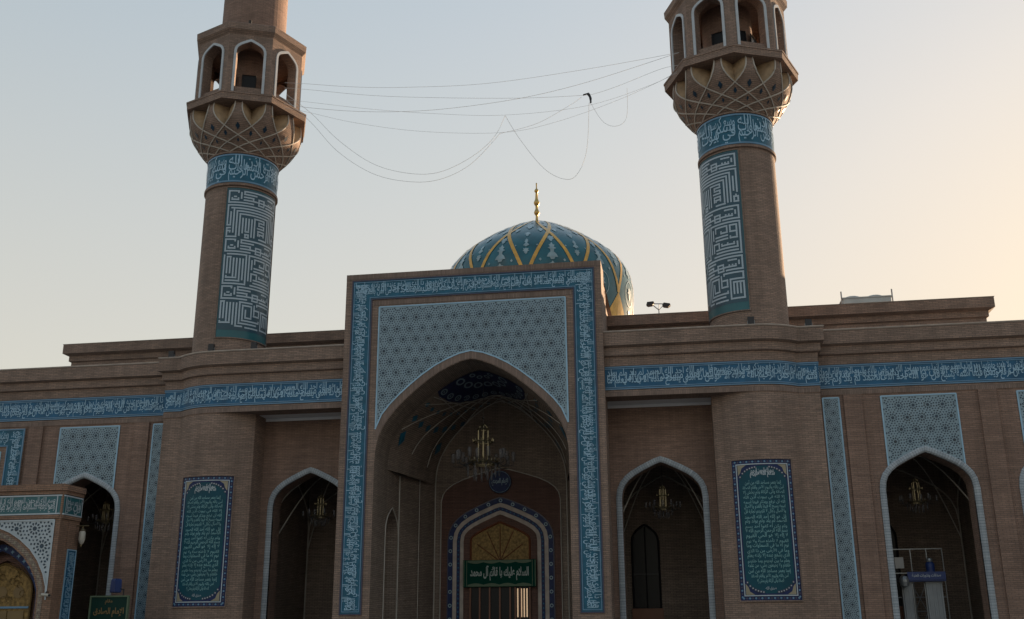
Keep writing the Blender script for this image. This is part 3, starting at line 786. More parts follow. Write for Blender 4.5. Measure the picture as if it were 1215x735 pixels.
# red brick blind arch, tiled arch, tympanum, doors
rp_ = scaled(2.88, 7.2, 9.24)
mb = MB(); mb.poly([(x, 7.34, z) for x, z in full(rp_, 0, 0)], 0); mb.tube([(x, 7.33, z) for x, z in full(rp_, 0, 0)], .025, 4, 1)
red = mb.build('blind_arch', ['brick_maroon', 'joint_white'], mosque)
def ring(mb, Y, outer, inner, z0, m):
    A, B = full(outer, 0, z0), full(inner, 0, z0)
    for k in range(len(A) - 1): mb.poly([(A[k][0], Y, A[k][1]), (A[k + 1][0], Y, A[k + 1][1]), (B[k + 1][0], Y, B[k + 1][1]), (B[k][0], Y, B[k][1])], m)
dp = scaled(2.55, 5.2, 7.86)
mb = MB()
ring(mb, 7.29, dp, inset(dp, .05), .1, 1); ring(mb, 7.27, inset(dp, .05), inset(dp, .27), .1, 0); ring(mb, 7.29, inset(dp, .27), inset(dp, .46), .1, 2)
ring(mb, 7.27, inset(dp, .46), inset(dp, .62), .1, 0); ring(mb, 7.29, inset(dp, .62), inset(dp, .80), .1, 2)
# roundels on the border
def along(P, step):
    out = []; acc = step / 2
    for a, b_ in zip(P, P[1:]):
        l = math.hypot(b_[0] - a[0], b_[1] - a[1])
        while acc <= l: out.append((a[0] + (b_[0] - a[0]) * acc / l, a[1] + (b_[1] - a[1]) * acc / l)); acc += step
        acc -= l
    return out
for x, z in along(full(inset(dp, .16), 0, .1), .62):
    for h in range(8):
        a, b_ = 2 * PI * h / 8, 2 * PI * (h + 1) / 8
        mb.poly([(x + .05 * math.cos(a), 7.255, z + .05 * math.sin(a)), (x + .09 * math.cos(a), 7.255, z + .09 * math.sin(a)), (x + .09 * math.cos(b_), 7.255, z + .09 * math.sin(b_)), (x + .05 * math.cos(b_), 7.255, z + .05 * math.sin(b_))], 3)
for x, z in along(full(inset(dp, .54), 0, .1), .2): mb.poly([(x + .04, 7.262, z), (x, 7.262, z + .05), (x - .04, 7.262, z), (x, 7.262, z - .05)], 4)
mb.build('tiled_arch', ['tile_navy', 'tile_purple', 'stone', 'tile_pale', 'tile_blue'], red)
ip = inset(dp, .80); ip2 = inset(dp, 1.15)
mb = MB(); ring(mb, 7.25, ip, ip2, .1, 0); mb.build('door_surround', 'brick_maroon', red)
mb = MB(); P = [(x, z) for x, z in full(ip2, 0) if z > 4.9]; P = [(P[0][0], 4.8)] + P + [(P[-1][0], 4.8)]
mb.poly([(x, 7.24, z) for x, z in P], 0)
mb.tube([(x, 7.22, z) for x, z in P], .05, 4, 1)
for a in (30, 60, 90, 120, 150): mb.tube([(0, 7.22, 4.85), (1.25 * math.cos(R(a)), 7.22, 4.85 + 1.6 * math.sin(R(a)))], .02, 4, 1)
mb.build('tympanum', ['gold_panel', 'wood'], red)
mb = MB(); mb.box(-1.45, 1.45, 7.2, 7.3, 0, 3.7, 0); dr = mb.build('entrance_door', ['glass_dark'], red)
mb = MB()
for x in (-1.4, -.95, -.48, 0, .48, .72, .95, 1.4): mb.box(x - .035, x + .035, 7.12, 7.2, 0, 3.68, 0)
mb.build('door_bar', 'wood', dr)
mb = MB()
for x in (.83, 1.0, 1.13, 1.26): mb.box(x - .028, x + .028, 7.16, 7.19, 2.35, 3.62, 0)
mb.build('daylight_gap', 'daylight_glow', dr)  # added glowing strips imitate daylight seen through the door gaps

# ------------------------------------------------------------------ dome
DX, DY = 0, 22
prof = [(5.9, 13), (5.9, 19.2), (6.0, 20.2), (6.09, 21.0), (6.15, 21.8), (6.17, 22.5), (6.12, 23.1), (5.98, 23.7), (5.72, 24.2), (5.38, 24.66), (4.95, 25.1), (4.45, 25.5), (3.65, 26.08), (2.8, 26.62), (1.75, 27.2), (.9, 27.6), (.35, 27.78), (0, 27.88)]
def rz(z):
    for (ra_, za), (rb_, zb) in zip(prof, prof[1:]):
        if za <= z <= zb: return ra_ + (rb_ - ra_) * (z - za) / (zb - za)
    return 0.01
mb = MB(); mb.lathe(DX, DY, prof, 72, 0); dome = mb.build('dome', 'dome_tile', mosque, smooth=True)
dm = lambda a, z, d=0: (DX + (rz(z) + d) * math.sin(a), DY - (rz(z) + d) * math.cos(a), z + d * .4)
NR = 12; A0 = R(1)
mb = MB(); zj, zt = 21.6, 27.0
def spread(z): return R(15) * ((z - zj) / 3.75) ** 1.28
for k in range(NR):
    a = A0 + k * 2 * PI / NR
    for sg in (-1, 1):
        n = 22; pts = []
        for i in range(n + 1):
            z = zj + (27.45 - zj) * i / n; r_ = max(.4, rz(z)); wd = .115 * (1 if z < 26 else max(.4, (27.6 - z) / 1.6)); pts.append((a + sg * spread(z), wd / r_, z))
        for (p, wp_, z0_), (q, wq, z1_) in zip(pts, pts[1:]):
            mb.poly([dm(p - wp_, z0_, .035), dm(p + wp_, z0_, .035), dm(q + wq, z1_, .035), dm(q - wq, z1_, .035)], 0)
    for i in range(8):    # golden wedge below each junction
        za, zb = 19.3 + 2.35 * i / 8, 19.3 + 2.35 * (i + 1) / 8; wa, wb = (1 - i / 8) * PI / NR * .98, (1 - (i + 1) / 8) * PI / NR * .98
        for q in range(4):
            u, v = -1 + q / 2, -1 + (q + 1) / 2
            mb.poly([dm(a + wa * u, za, .03), dm(a + wa * v, za, .03), dm(a + wb * v, zb, .03), dm(a + wb * u, zb, .03)], 0)
mb.build('gilded_rib', 'gold_tile', dome)
mb = MB()
def motif(a, z, s_, kind):
    shapes = {0: [(0, 1.1), (.12, .8), (.3, .72), (.18, .5), (.42, .3), (.2, .18), (.16, -.1), (.4, -.35), (.55, -.7), (.3, -.62), (.16, -.95), (0, -.7)],
              1: [(0, .8), (.25, .5), (.55, .6), (.4, .25), (.7, .0), (.35, -.1), (.3, -.45), (0, -.8)],
              2: [(0, .55), (.2, .25), (.45, 0), (.2, -.25), (0, -.55)]}[kind]
    half = shapes
    for sg in (-1, 1):
        for p, q in zip(half, half[1:]):
            P = [(0, p[1]), (p[0] * sg, p[1]), (q[0] * sg, q[1]), (0, q[1])]
            mb.poly([dm(a + u * s_ / max(1, rz(z + v * s_)), z + v * s_, .03) for u, v in P], 0)
for k in range(NR):
    a = A0 + k * 2 * PI / NR; b_ = a + PI / NR
    motif(b_, 23.55, .62, 0); motif(b_, 24.55, .34, 1); motif(b_, 21.9, .55, 1); motif(b_, 22.75, .22, 2); motif(b_, 20.7, .4, 2)
    motif(a, 23.55, .30, 1); motif(a, 24.2, .34, 0); motif(a, 25.0, .3, 1); motif(a, 26.0, .42, 1); motif(b_, 26.2, .3, 2)
    for sg in (-1, 1): motif(b_ + sg * .12, 22.95, .2, 2); motif(b_ + sg * .15, 24.0, .14, 2); motif(b_ + sg * .10, 25.55, .3, 1)
    for h in range(14):   # roundel outline in each big field
        c0, c1 = 2 * PI * h / 14, 2 * PI * (h + 1) / 14
        mb.poly([dm(b_ + r_ * math.cos(c) / 6.1, 21.9 + r_ * 1.25 * math.sin(c), .028) for r_, c in ((.62, c0), (.68, c0), (.68, c1), (.62, c1))], 0)
for k in range(24):
    a = A0 + k * 2 * PI / 24
    motif(a, 26.8, .26, 2)
mb.build('tile_medallion', 'dome_pale', dome)
mb = MB()
mb.lathe(DX, DY, [(.2, 27.8), (.10, 27.95), (.08, 28.2), (.08, 28.3), (.17, 28.42), (.19, 28.53), (.15, 28.64), (.09, 28.78), (.09, 29.0), (.17, 29.1), (.2, 29.24), (.15, 29.36), (.10, 29.5), (.07, 29.95), (.13, 30.02), (.15, 30.1), (.1, 30.2), (.04, 30.27), (.04, 30.5), (.05, 30.65), (0, 30.7)], 14)
mb.build('finial', 'gold', dome, smooth=True)

# ================================================================== MINARETS
K = []   # square kufic strokes on a 19 x 46 grid (x right, y down)
def kz(oy):
    return [[(3, 1), (3, 0), (0, 0), (0, 4), (8, 4)], [(1, 2), (1, 3), (3, 3), (3, 2)], [(1.8, 2), (2.2, 2)], [(4, 0), (4, 3)],
            [(9, 1), (5, 1), (5, 0), (18, 0), (18, 4), (13, 4)], [(17, 1), (17, 3)], [(16, 2), (16, 3), (5, 3)], [(15, 2), (15, 3)], [(14, 2), (14, 3)],
            [(15.8, 1), (16.2, 1)], [(14.8, 1), (15.2, 1)], [(13.8, 1), (14.2, 1)], [(12, 3), (12, 4), (10, 4), (10, 2), (12, 2), (12, 3)], [(8, 3), (8, 2), (5, 2)]], oy
for blk, oy in (kz(0), kz(17), kz(33)):
    for L_ in blk: K.append([(x, y + oy) for x, y in L_])
K += [[(0, 12), (0, 5), (18, 5), (18, 13)], [(0, 12), (1, 12), (1, 7)], [(1.8, 6), (1.2, 6)], [(17, 14), (18.2, 14), (18.2, 15.6), (17, 15.6), (17, 14)], [(17.6, 13), (17.6, 14)],
      [(2, 15), (2, 6), (16, 6), (16, 16)], [(17, 7), (17, 12.5)], [(3, 16), (3, 7), (15, 7), (15, 16)], [(3, 16), (0, 16), (0, 14), (1, 14), (1, 15)], [(0, 14), (0, 13), (1, 13)],
      [(4, 16), (4, 8), (14, 8), (14, 15.8), (11, 15.8)], [(5, 9), (5, 15)], [(6, 9), (6, 14)], [(7, 9), (7, 14)], [(6, 14), (7, 14)], [(6, 15), (7, 15), (7, 16), (6, 16), (6, 15)], [(8, 9), (8, 16)],
      [(9, 16), (9, 9), (12.6, 9), (12.6, 10), (10.6, 10), (10.6, 11), (12.6, 11), (12.6, 12), (10.2, 12)], [(10.4, 15), (10.4, 13), (12.6, 13), (12.6, 15.0)], [(12.6, 14), (11, 14), (11, 15)]]
K += [[(1, 22), (7, 22), (7, 32), (0, 32), (0, 22)], [(1, 29), (1, 23), (2, 23), (2, 29)], [(3, 30), (3, 23)], [(4, 30), (4, 23)], [(5, 31), (5, 23)], [(6, 31), (6, 23)], [(4, 30), (0.9, 30), (.9, 29)], [(5, 31), (.9, 31)],
      [(8, 31), (8, 22), (18, 22), (18, 32), (9, 32)], [(9, 27), (9, 23)], [(10, 25), (10, 23), (14, 23), (14, 25), (12, 25), (12, 24)], [(10, 26), (14, 26)], [(17, 25), (17, 23), (15, 23), (15, 25), (17, 25), (17, 27), (15, 27), (15, 26)],
      [(10, 27), (14, 27)], [(17, 28), (17, 30), (10, 30)], [(16, 28), (16, 29), (12, 29), (12, 28)], [(14, 28), (14, 29)], [(11, 30), (11, 28), (9, 28), (9, 31)], [(10, 31), (17, 31)]]
K += [[(0, 44), (0, 38), (1, 38), (1, 44)], [(2, 45), (2, 38)], [(3, 45), (3, 38)], [(3, 45), (0, 45), (0, 44)], [(4, 46), (4, 38)], [(5, 38), (5, 46), (7, 46)], [(10, 38), (6, 38), (6, 45), (12, 45)], [(10, 42), (10, 39), (7, 39), (7, 44), (13, 44)],
      [(8, 40), (8, 43), (10, 43), (10, 41)], [(11, 38), (11, 42), (13, 42), (13, 40), (11, 40)], [(13, 43), (13, 44)], [(12, 39), (12, 38), (18, 38), (18, 40), (14, 40), (14, 46), (18, 46), (18, 41)], [(15, 41), (15, 45)], [(16, 41), (16, 45)], [(17, 41), (17, 45)], [(18, 41), (15, 41)]]
K += [[(x - .2, 46.2), (x + .2, 46.2)] for x in (8.5, 9.5, 10.5, 11.5, 12.5)]
def minaret(cx, sgn, label):
    cy = 2.1
    root = thing('minaret', label, 'minaret', (cx, cy, 13), 'minarets flanking the portal')
    mb = MB(); rs = 1.66
    mb.lathe(cx, cy, [(rs, 12.9), (rs, 21.86), (1.74, 21.9), (1.74, 22.02), (1.66, 22.05), (1.66, 23.55), (1.72, 23.57), (1.72, 23.64), (1.6, 23.66), (1.5, 26.2)], 56)
    shaft = mb.build('shaft', 'brick', root, smooth=False)
    mb = MB(); mb.lathe(cx, cy, [(1.15, 26.1), (1.15, 30.05)], 40); mb.lathe(cx, cy, [(1.60, 30.0), (1.57, 38.0), (0, 38.0)], 48)
    us = mb.build('upper_shaft', 'brick_red', root)
    mb = MB(); mp = cyl(cx, cy, 1.66)
    mb.lathe(cx, cy, [(1.67, 22.06), (1.675, 22.06), (1.675, 23.53), (1.67, 23.53)], 64, 0)
    for z in (22.07, 23.44): mb.lathe(cx, cy, [(1.675, z), (1.70, z), (1.70, z + .08), (1.675, z + .08)], 64, 2)
    Lc = 2 * PI * 1.66
    for k in range(3): inscription(mb, mp, Lc * k / 3, Lc * (k + 1) / 3 - .05, 22.2, 23.40, k * 2, 1)
    mb.build('inscription_band', ['tile_teal', 'tile_line', 'tile_border'], root)
    # square kufic panel facing the portal side
    mb = MB(); W = R(96) * 1.66; a0 = 1.66 * (R(1.5) if sgn < 0 else R(-97.5)); z0, z1 = 14.45, 21.78
    rect(mb, mp, a0, a0 + W, z0, z1, .02, 1, 24, 1)
    rect(mb, mp, a0 + .05, a0 + W - .05, z0 + .36, z1 - .06, .028, 0, 24, 1)
    frame(mb, mp, a0 - .04, a0 + W + .04, z0 - .04, z1 + .04, .05, 0, .05, 3, 24)
    px_, pz_ = (W - .22) / 18.6, (z1 - z0 - .62) / 46.8; X = lambda x: a0 + .14 + x * px_; Z = lambda y: z1 - .18 - y * pz_
    for L_ in K:
        for p, q in zip(L_, L_[1:]):
            if p[1] == q[1]:
                xa, xb = sorted((X(p[0]), X(q[0]))); h = pz_ * .25; xa -= px_ * .28; xb += px_ * .28; nn = max(1, int((xb - xa) / .15)); dj = .04 + random.uniform(0, .002)
                rect(mb, mp, xa, xb, Z(p[1]) - h, Z(p[1]) + h, dj, 2, nn, 1)
            else:
                za, zb = sorted((Z(p[1]), Z(q[1]))); h = px_ * .25; rect(mb, mp, X(p[0]) - h, X(p[0]) + h, za + pz_ * .28, zb - pz_ * .28, .043 + random.uniform(0, .002), 2)
    mb.build('square_script_panel', ['kufic_field', 'kufic_edge', 'kufic_line', 'brick_soldier'], root)
    # lotus balcony base: round to octagon (octagon has a corner towards -Y)
    def octr(a, Rv):
        h = PI / 8; m_ = ((a + h) % (PI / 4)) - h       # vertex at a = 0 mod 45
        return Rv * math.cos(h) / math.cos(abs(m_) - h)
    ZB0, ZB1 = 23.62, 25.80; Rb, Rt = 1.62, 2.86
    def surf(a, t_):         # t 0 top .. 1 bottom
        u = 1 - t_; r_c = Rb + (2.80 - Rb) * math.sin(min(1, u * 1.0) * PI / 2) ** .95
        ro = octr(a, Rt); r_ = r_c + (ro - .06 - r_c) * max(0, (u - .45) / .55) ** 1.4
        return r_, ZB0 + (ZB1 - ZB0) * u
    sw = lambda t_: R(75) * t_ ** 2.9
    def cell(a, t_):        # depth into the niche between ribs above the first crossing
        m_ = abs(((a + PI / 12) % (PI / 6)) - PI / 12); edge_ = R(15) - sw(t_) - R(3.5)
        return 1 - m_ / edge_ if edge_ > 0 and m_ < edge_ else 0
    mb = MB(); na, nt_ = 288, 28
    G = []
    for j in range(nt_ + 1):
        row = []; t_ = j / nt_
        for i in range(na):
            a = 2 * PI * i / na; r_, z = surf(a, t_); c_ = cell(a, t_)
            dpt = .8 * c_ * max(0, 1 - t_ / .54) ** .6
            r_ -= max(0, dpt); row.append((cx + r_ * math.sin(a), cy - r_ * math.cos(a), z, a * 2.5))
        G.append(row)
    for j in range(nt_):
        for i in range(na):
            k = (i + 1) % na; P = [G[j + 1][i], G[j + 1][k], G[j][k], G[j][i]]; a = 2 * PI * (i + .5) / na
            mt = 1 if cell(a, (j + .5) / nt_) > 0 else 0
            mb.poly([p[:3] for p in P], mt, [(i * .08, P[0][2]), (i * .08 + .08, P[1][2]), (i * .08 + .08, P[2][2]), (i * .08, P[3][2])])
    bal = mb.build('balcony_base', ['brick', 'sand'], root)
    mb = MB()
    for k in range(12):
        b_ = R(15) + k * PI / 6
        for sg in (-1, 1):
            pts = []
            for i in range(15):
                t_ = i / 14; a = b_ + sg * (R(3.5) + sw(t_)); r_, z = surf(a, t_); r_ += .02; pts.append((cx + r_ * math.sin(a), cy - r_ * math.cos(a), z))
            mb.tube(pts, .032, 4)
    mb.build('rib', 'joint_white', bal)
    for k in range(12):
        for b_, t_, q in ((R(15), .54, .17), (0, .66, .13), (R(15), .79, .09)):
            a = b_ + k * PI / 6; P = []; mb = MB()
            for u, v in ((0, 1), (1, 0), (0, -1), (-1, 0)):
                tt = t_ - v * q * .42; aa = a + u * q * .62 / surf(a, t_)[0]; r_, z = surf(aa, tt); r_ += .03; P.append((cx + r_ * math.sin(aa), cy - r_ * math.cos(aa), z))
            mb.poly(P); mb.build('tile_diamond', 'tile_hole', bal)
    # platform
    def octp(Rv, z): return [(cx + Rv * math.sin(k * PI / 4), cy - Rv * math.cos(k * PI / 4), z) for k in range(8)]
    def octs(mb, ringz, m=0, cap=True):
        rr_ = [octp(r_, z) for r_, z in ringz]
        for A, B in zip(rr_, rr_[1:]):
            for k in range(8): mb.poly([A[k], A[(k + 1) % 8], B[(k + 1) % 8], B[k]], m)
        if cap: mb.poly(rr_[-1], m); mb.poly(list(reversed(rr_[0])), m)
    mb = MB(); octs(mb, [(2.2, 25.79), (3.03, 25.81), (3.05, 26.10), (3.08, 26.12), (3.08, 26.2), (2.2, 26.21)]); mb.build('balcony', 'brick', root)
    # gallery: eight arched faces
    Rg = 2.68; ap_ = Rg * math.cos(PI / 8); fwid = 2 * Rg * math.sin(PI / 8)
    ao = scaled(.76, 28.3, 29.25); ai = inset(ao, .12)
    mb = MB(); tr = MB(); mb_t = []
    for k in range(8):
        A = (k + .5) * PI / 4; n_ = (math.sin(A), -math.cos(A)); t_ = (math.cos(A), math.sin(A))
        def mpf(s, z, d=0, n_=n_, t_=t_): return (cx + n_[0] * (ap_ + d) + t_[0] * s, cy + n_[1] * (ap_ + d) + t_[1] * s, z)
        hw = ai[-1][0]
        for a, b_ in ((-fwid / 2, -hw), (hw, fwid / 2)): rect(mb, mpf, a, b_, 26.15, 29.5, 0)
        xs = sorted(set([s * x for x, z in ai for s in (-1, 1)]))
        for a, b_ in zip(xs, xs[1:]): put(mb, mpf, [(a, zarch(ai, min(abs(a), hw - 1e-6))), (b_, zarch(ai, min(abs(b_), hw - 1e-6))), (b_, 29.5), (a, 29.5)], 0)
        P = full(ai, 0, 26.2)
        for a, b_ in zip(P, P[1:]): mb.poly([mpf(a[0], a[1]), mpf(b_[0], b_[1]), mpf(b_[0] * .94, b_[1], -.5), mpf(a[0] * .94, a[1], -.5)])
        # inner skin and sill parapet
        wi = fwid / 2 - .21
        for a, b_ in ((-wi, -hw * .94), (hw * .94, wi)): rect(mb, mpf, a, b_, 26.15, 29.5, -.5)
        rect(mb, mpf, -hw, hw, 29.25, 29.5, -.5)
        put(mb, mpf, [(-hw, 26.2), (hw, 26.2), (hw, 26.72), (-hw, 26.72)], -.12)
        mb.poly([mpf(-hw, 26.72, -.12), mpf(hw, 26.72, -.12), mpf(hw, 26.72, -.34), mpf(-hw, 26.72, -.34)])
        rect(mb, mpf, -hw, hw, 26.2, 26.72, -.34)
        o_, i2 = full(ao, 0, 26.22), full(ai, 0, 26.22)
        tm = MB()
        for j in range(len(o_) - 1):
            for (Pa, da), (Pb, db) in (((o_, 0), (o_, .05)), ((o_, .05), (i2, .05)), ((i2, .05), (i2, -.18))):
                tm.poly([mpf(*Pa[j], da), mpf(*Pa[j + 1], da), mpf(*Pb[j + 1], db), mpf(*Pb[j], db)])
        mb_t.append(tm)
    gal = mb.build('gallery', 'brick', root)
    for tm in mb_t: tm.build('arch_trim', 'trim_grey', gal)
    mb = MB(); 
    for A in (R(22), R(-22), R(67)):
        n_ = (math.sin(A), -math.cos(A)); t_ = (math.cos(A), math.sin(A))
        P = lambda s, z, d: (cx + n_[0] * (1.15 + d) + t_[0] * s, cy + n_[1] * (1.15 + d) + t_[1] * s, z)
        mb.poly([P(-.33, 27.0, .06), P(.33, 27.0, .06), P(.33, 28.0, .06), P(-.33, 28.0, .06)], 0)
        mb.tube([P(-.33, 27.0, .08), P(.33, 27.0, .08), P(.33, 28.0, .08), P(-.33, 28.0, .08), P(-.33, 27.0, .08)], .03, 4, 1)
    mb.build('window', ['glass_dark', 'black'], us)
    mb = MB(); octs(mb, [(1.2, 29.45), (2.62, 29.42), (2.84, 29.68), (2.86, 29.70), (2.88, 30.02), (2.84, 30.06), (1.2, 30.1)]); mb.build('gallery_roof', 'brick', root)
    mb = MB()
    for k in range(4):
        a = k * PI / 2 + .35; x, y = cx + 2.5 * math.sin(a), cy - 2.5 * math.cos(a); mb = MB()
        mb.box(x - .07, x + .07, y - .06, y + .06, 30.06, 30.12); mb.tube([(x, y, 30.12), (x + .06 * math.sin(a), y - .06 * math.cos(a), 30.26)], .085, 8); mb.build('floodlight', 'black', root)
    return root
minaret(-11.87, -1, 'minaret left of the portal, its tiled script panel turned toward the viewer')
minaret(11.80, 1, 'minaret right of the dome, its script panel half hidden round the shaft')
#REST
# ================================================================== THINGS ON AND ROUND THE MOSQUE
# gatehouse at the far left
gh = thing('gatehouse', 'small orange brick gatehouse with a lettered teal band and gilded door', 'gatehouse', (-19, -2.2, 0))
XC, XR, XLg, YG = -19.0, -16.15, -21.85, -3.0
ge = [(0, 5.88), (.24, 5.83), (.7, 5.66), (1.2, 5.37), (1.7, 4.98), (2.09, 4.53), (2.4, 4.0), (2.58, 3.5), (2.62, 3.0)]
gi = inset(ge, .42)
mb = MB()
arch_wall(mb, YG, XLg, XR, 0, 7.55, XC, gi, 1.35, 0, 0)
mb.wall([(XR, YG), (XR, -1.6)], 0, 7.55); mb.wall([(XLg, -1.6), (XLg, YG)], 0, 7.55)
mb.wall([(XR, -1.6), (XLg, -1.6)], 0, 7.55); mb.poly([(XLg, YG, 7.5), (XR, YG, 7.5), (XR, -1.6, 7.5), (XLg, -1.6, 7.5)])
gp = [(XLg, -1.6), (XLg, YG), (XR - .12, YG), (XR, YG + .12), (XR, -1.6)]
mb.sweep(gp, [(.0, 7.12), (.07, 7.14), (.07, 7.24), (.13, 7.28), (.13, 7.52), (-.3, 7.54)], 1)
mb.sweep(gp, [(0, 6.16), (.05, 6.16), (.05, 6.3), (0, 6.3)], 1)
mb.box(XR, XR + .05, -2.45, -2.38, 0, 6.1, 0)
gw = mb.build('wall', ['brick_orange', 'brick_orange'], gh)
mb = MB(); mp = pathmap(gp); Lg = mp.L
for i_ in range(4):
    pass
mb.sweep(gp, [(.0, 6.32), (.03, 6.32), (.03, 7.10), (0, 7.10)], 0)
for z in (6.32, 7.05): mb.sweep(gp, [(.03, z), (.05, z), (.05, z + .055), (.03, z + .055)], 1)
l1 = 1.4 + (XR - .12 - XLg)
for a in (1.4 + .03, l1 - .12, l1 + .22, Lg - .06): rect(mb, mp, a, a + .05, 6.37, 7.05, .05, 1)
inscription(mb, mp, 1.5, l1 - .16, 6.42, 7.0, 2, 1, 0, .036, .008); inscription(mb, mp, l1 + .3, Lg - .1, 6.42, 7.0, 5, 1, 0, .036, .008)
mb.build('inscription_band', ['kufic_edge', 'tile_white'], gw)
f = flat(YG)
def base(mb):
    xs = sorted(set([XC + s_ * x for x, z in ge for s_ in (-1, 1)]))
    for a, b_ in zip(xs, xs[1:]):
        za, zb = zarch(ge + [(9, 3.0)], a - XC), zarch(ge + [(9, 3.0)], b_ - XC)
        put(mb, f, [(a, za), (b_, zb), (b_, 6.12), (a, 6.12)], .01, 0)
lattice('lattice_panel', f, XC - 2.62, XC + 2.62, 3.0, 6.12, lambda x, z: z > zarch(ge + [(9, 3.0)], x - XC) + .03, gw, S=.80,
        border=full(ge, XC) + [(XC + 2.6, 6.1), (XC - 2.6, 6.1), (XC - 2.6, 3)], base=base, mats=('tile_hole', 'tile_white', 'tile_white'))
# patterned soffit arches and gilded door
for k, (d0, d1, Y, mt) in enumerate(((.14, .34, -3.012, 'tile_navy'), (.62, .9, -2.3, 'tile_navy'))):
    mb = MB(); A_, B_ = inset(ge, d0), inset(ge, d1)
    PA, PB = full(A_, XC, .2), full(B_, XC, .2)
    for j in range(len(PA) - 1): mb.poly([(PA[j][0], Y, PA[j][1]), (PA[j + 1][0], Y, PA[j + 1][1]), (PB[j + 1][0], Y, PB[j + 1][1]), (PB[j][0], Y, PB[j][1])], 0 if k else 3)
    for x, z in along(full(inset(ge, (d0 + d1) / 2), XC, .2), .26 if k == 0 else .34):
        q = .07 if k == 0 else .1
        mb.poly([(x + q * c_, Y - .006, z + q * s_) for c_, s_ in ((1, 0), (.3, .3), (0, 1), (-.3, .3), (-1, 0), (-.3, -.3), (0, -1), (.3, -.3))], 1)
    mb.build('patterned_arch', [mt, 'cream' if k == 0 else 'tile_border', 'wood', 'brick_dark'], gw)
mb = MB(); gd = scaled(1.45, 3.0, 4.62); arch_wall(mb, -1.9, XLg + .4, XR - .4, 0, 5.6, XC, gd, .1, 0, 0)
mb.build('door_surround', 'brick_maroon', gw)
mb = MB(); gd2 = inset(gd, .12); P = full(gd2, XC - .1, 0); mb.poly([(x, -1.83, z) for x, z in P], 0); mb.tube([(x, -1.85, z) for x, z in P], .04, 4, 1)
mb.box(XC - 1.3, XC + 1.2, -1.9, -1.84, 2.72, 2.80, 2)
for x in (-.9, 0, .75):
    mb.poly([(XC - .1 + x + .24 * math.cos(a), -1.85, 3.35 + .24 * math.sin(a)) for a in [q * PI / 6 for q in range(12)]], 3)
    mb.box(XC + x - .45, XC + x + .25, -1.87, -1.84, 1.2, 2.62, 1)
for k in range(16):
    x, z = XC - .1 + random.uniform(-1.1, 1.1), random.uniform(2.9, 4.2)
    mb.tube([(x + .12 * math.cos(a), -1.86, z + .12 * math.sin(a)) for a in [q * PI / 4 for q in range(7)]], .012, 4, 1)
mb.build('gilded_door', ['gold_panel', 'gold_dull', 'tile_border', 'gold_dull'], gw)
mb = MB(); f2 = lambda s, z, d=0: (XR + d, s, z)
rect(mb, f2, -2.3, -1.65, .3, 5.0, .02, 0); frame(mb, f2, -2.3, -1.65, .3, 5.0, .04, 0, .04, 1); inscription(mb, f2, -2.22, -1.73, .5, 4.9, 4, 1, 1, .03)
mb.build('side_panel', ['tile_blue', 'tile_line'], gw)
# lantern on a bracket
ln = thing('wall_lantern', 'white glass lantern on a brass bracket at the side of the gatehouse', 'lantern', (-15.85, -1.8, 5.2))
mb = MB(); mb.tube([(XR, -1.8, 5.97), (-15.6, -1.8, 5.97)], .025, 6); mb.tube([(-15.86, -1.8, 5.97), (-15.86, -1.8, 5.82)], .015, 5); mb.build('bracket', 'brass', ln)
mb = MB(); mb.lathe(-15.86, -1.8, [(.02, 5.2), (.09, 5.28), (.13, 5.4), (.13, 5.68), (.1, 5.76), (.05, 5.8)], 12); mb.build('lamp_glass', 'lamp_white', ln, smooth=True)
mb = MB(); mb.lathe(-15.86, -1.8, [(.0, 5.1), (.04, 5.14), (.05, 5.2), (.02, 5.24)], 10); mb.lathe(-15.86, -1.8, [(.11, 5.76), (.14, 5.79), (.05, 5.86), (0, 5.88)], 12); mb.build('cap', 'brass', ln)
# security camera
sc_ = thing('security_camera', 'small white security camera on the right corner pier of the gatehouse', 'camera', (-16.3, -3.1, 3.15))
mb = MB(); mb.tube([(-16.45, -3.15, 3.2), (-16.05, -3.32, 3.16)], .06, 10); mb.build('housing', 'lamp_white', sc_)
mb = MB(); mb.tube([(-16.3, -3.0, 3.3), (-16.3, -3.12, 3.3), (-16.3, -3.18, 3.22)], .025, 6); mb.tube([(-16.05, -3.32, 3.16), (-16.03, -3.33, 3.158)], .05, 10, 0); mb.build('mount', 'black', sc_)
# sign board
sg = thing('sign_board', 'dark green sign board with dull gold lettering, below the left wing arch', 'sign', (-14.8, -1, 0))
mb = MB(); mb.box(-15.6, -14.0, -1.0, -.93, 1.9, 3.17, 0); mb.build('panel', 'sign_green', sg)
mb = MB(); mb.box(-15.65, -13.95, -1.04, -.9, 3.15, 3.21); mb.box(-15.65, -15.59, -1.04, -.9, 1.88, 3.15); mb.box(-14.01, -13.95, -1.04, -.9, 1.88, 3.15); mb.box(-15.59, -14.01, -1.04, -.9, 1.86, 1.92); mb.build('frame', 'green_trim', sg)
for x in (-15.3, -14.3):
    mb = MB(); mb.tube([(x, -.88, 0), (x, -.88, 3.1)], .035, 8); mb.build('post', 'steel', sg)
mb = MB(); f = flat(-1.0); write(mb, f, 'مقام', -14.98, -14.66, 2.86, 3.08, .01, 0, bold=.02); write(mb, f, 'الإمام الصادق', -15.45, -14.12, 2.36, 2.74, .01, 0, bold=.03); write(mb, f, 'عليه السلام', -15.1, -14.5, 2.05, 2.25, .01, 0, bold=.01)
mb.build('lettering', 'gold_dull', sg)
sp = thing('loudspeaker', 'dark blue loudspeaker on a thin pole above the green sign board', 'loudspeaker', (-14.85, -.5, 3.3))
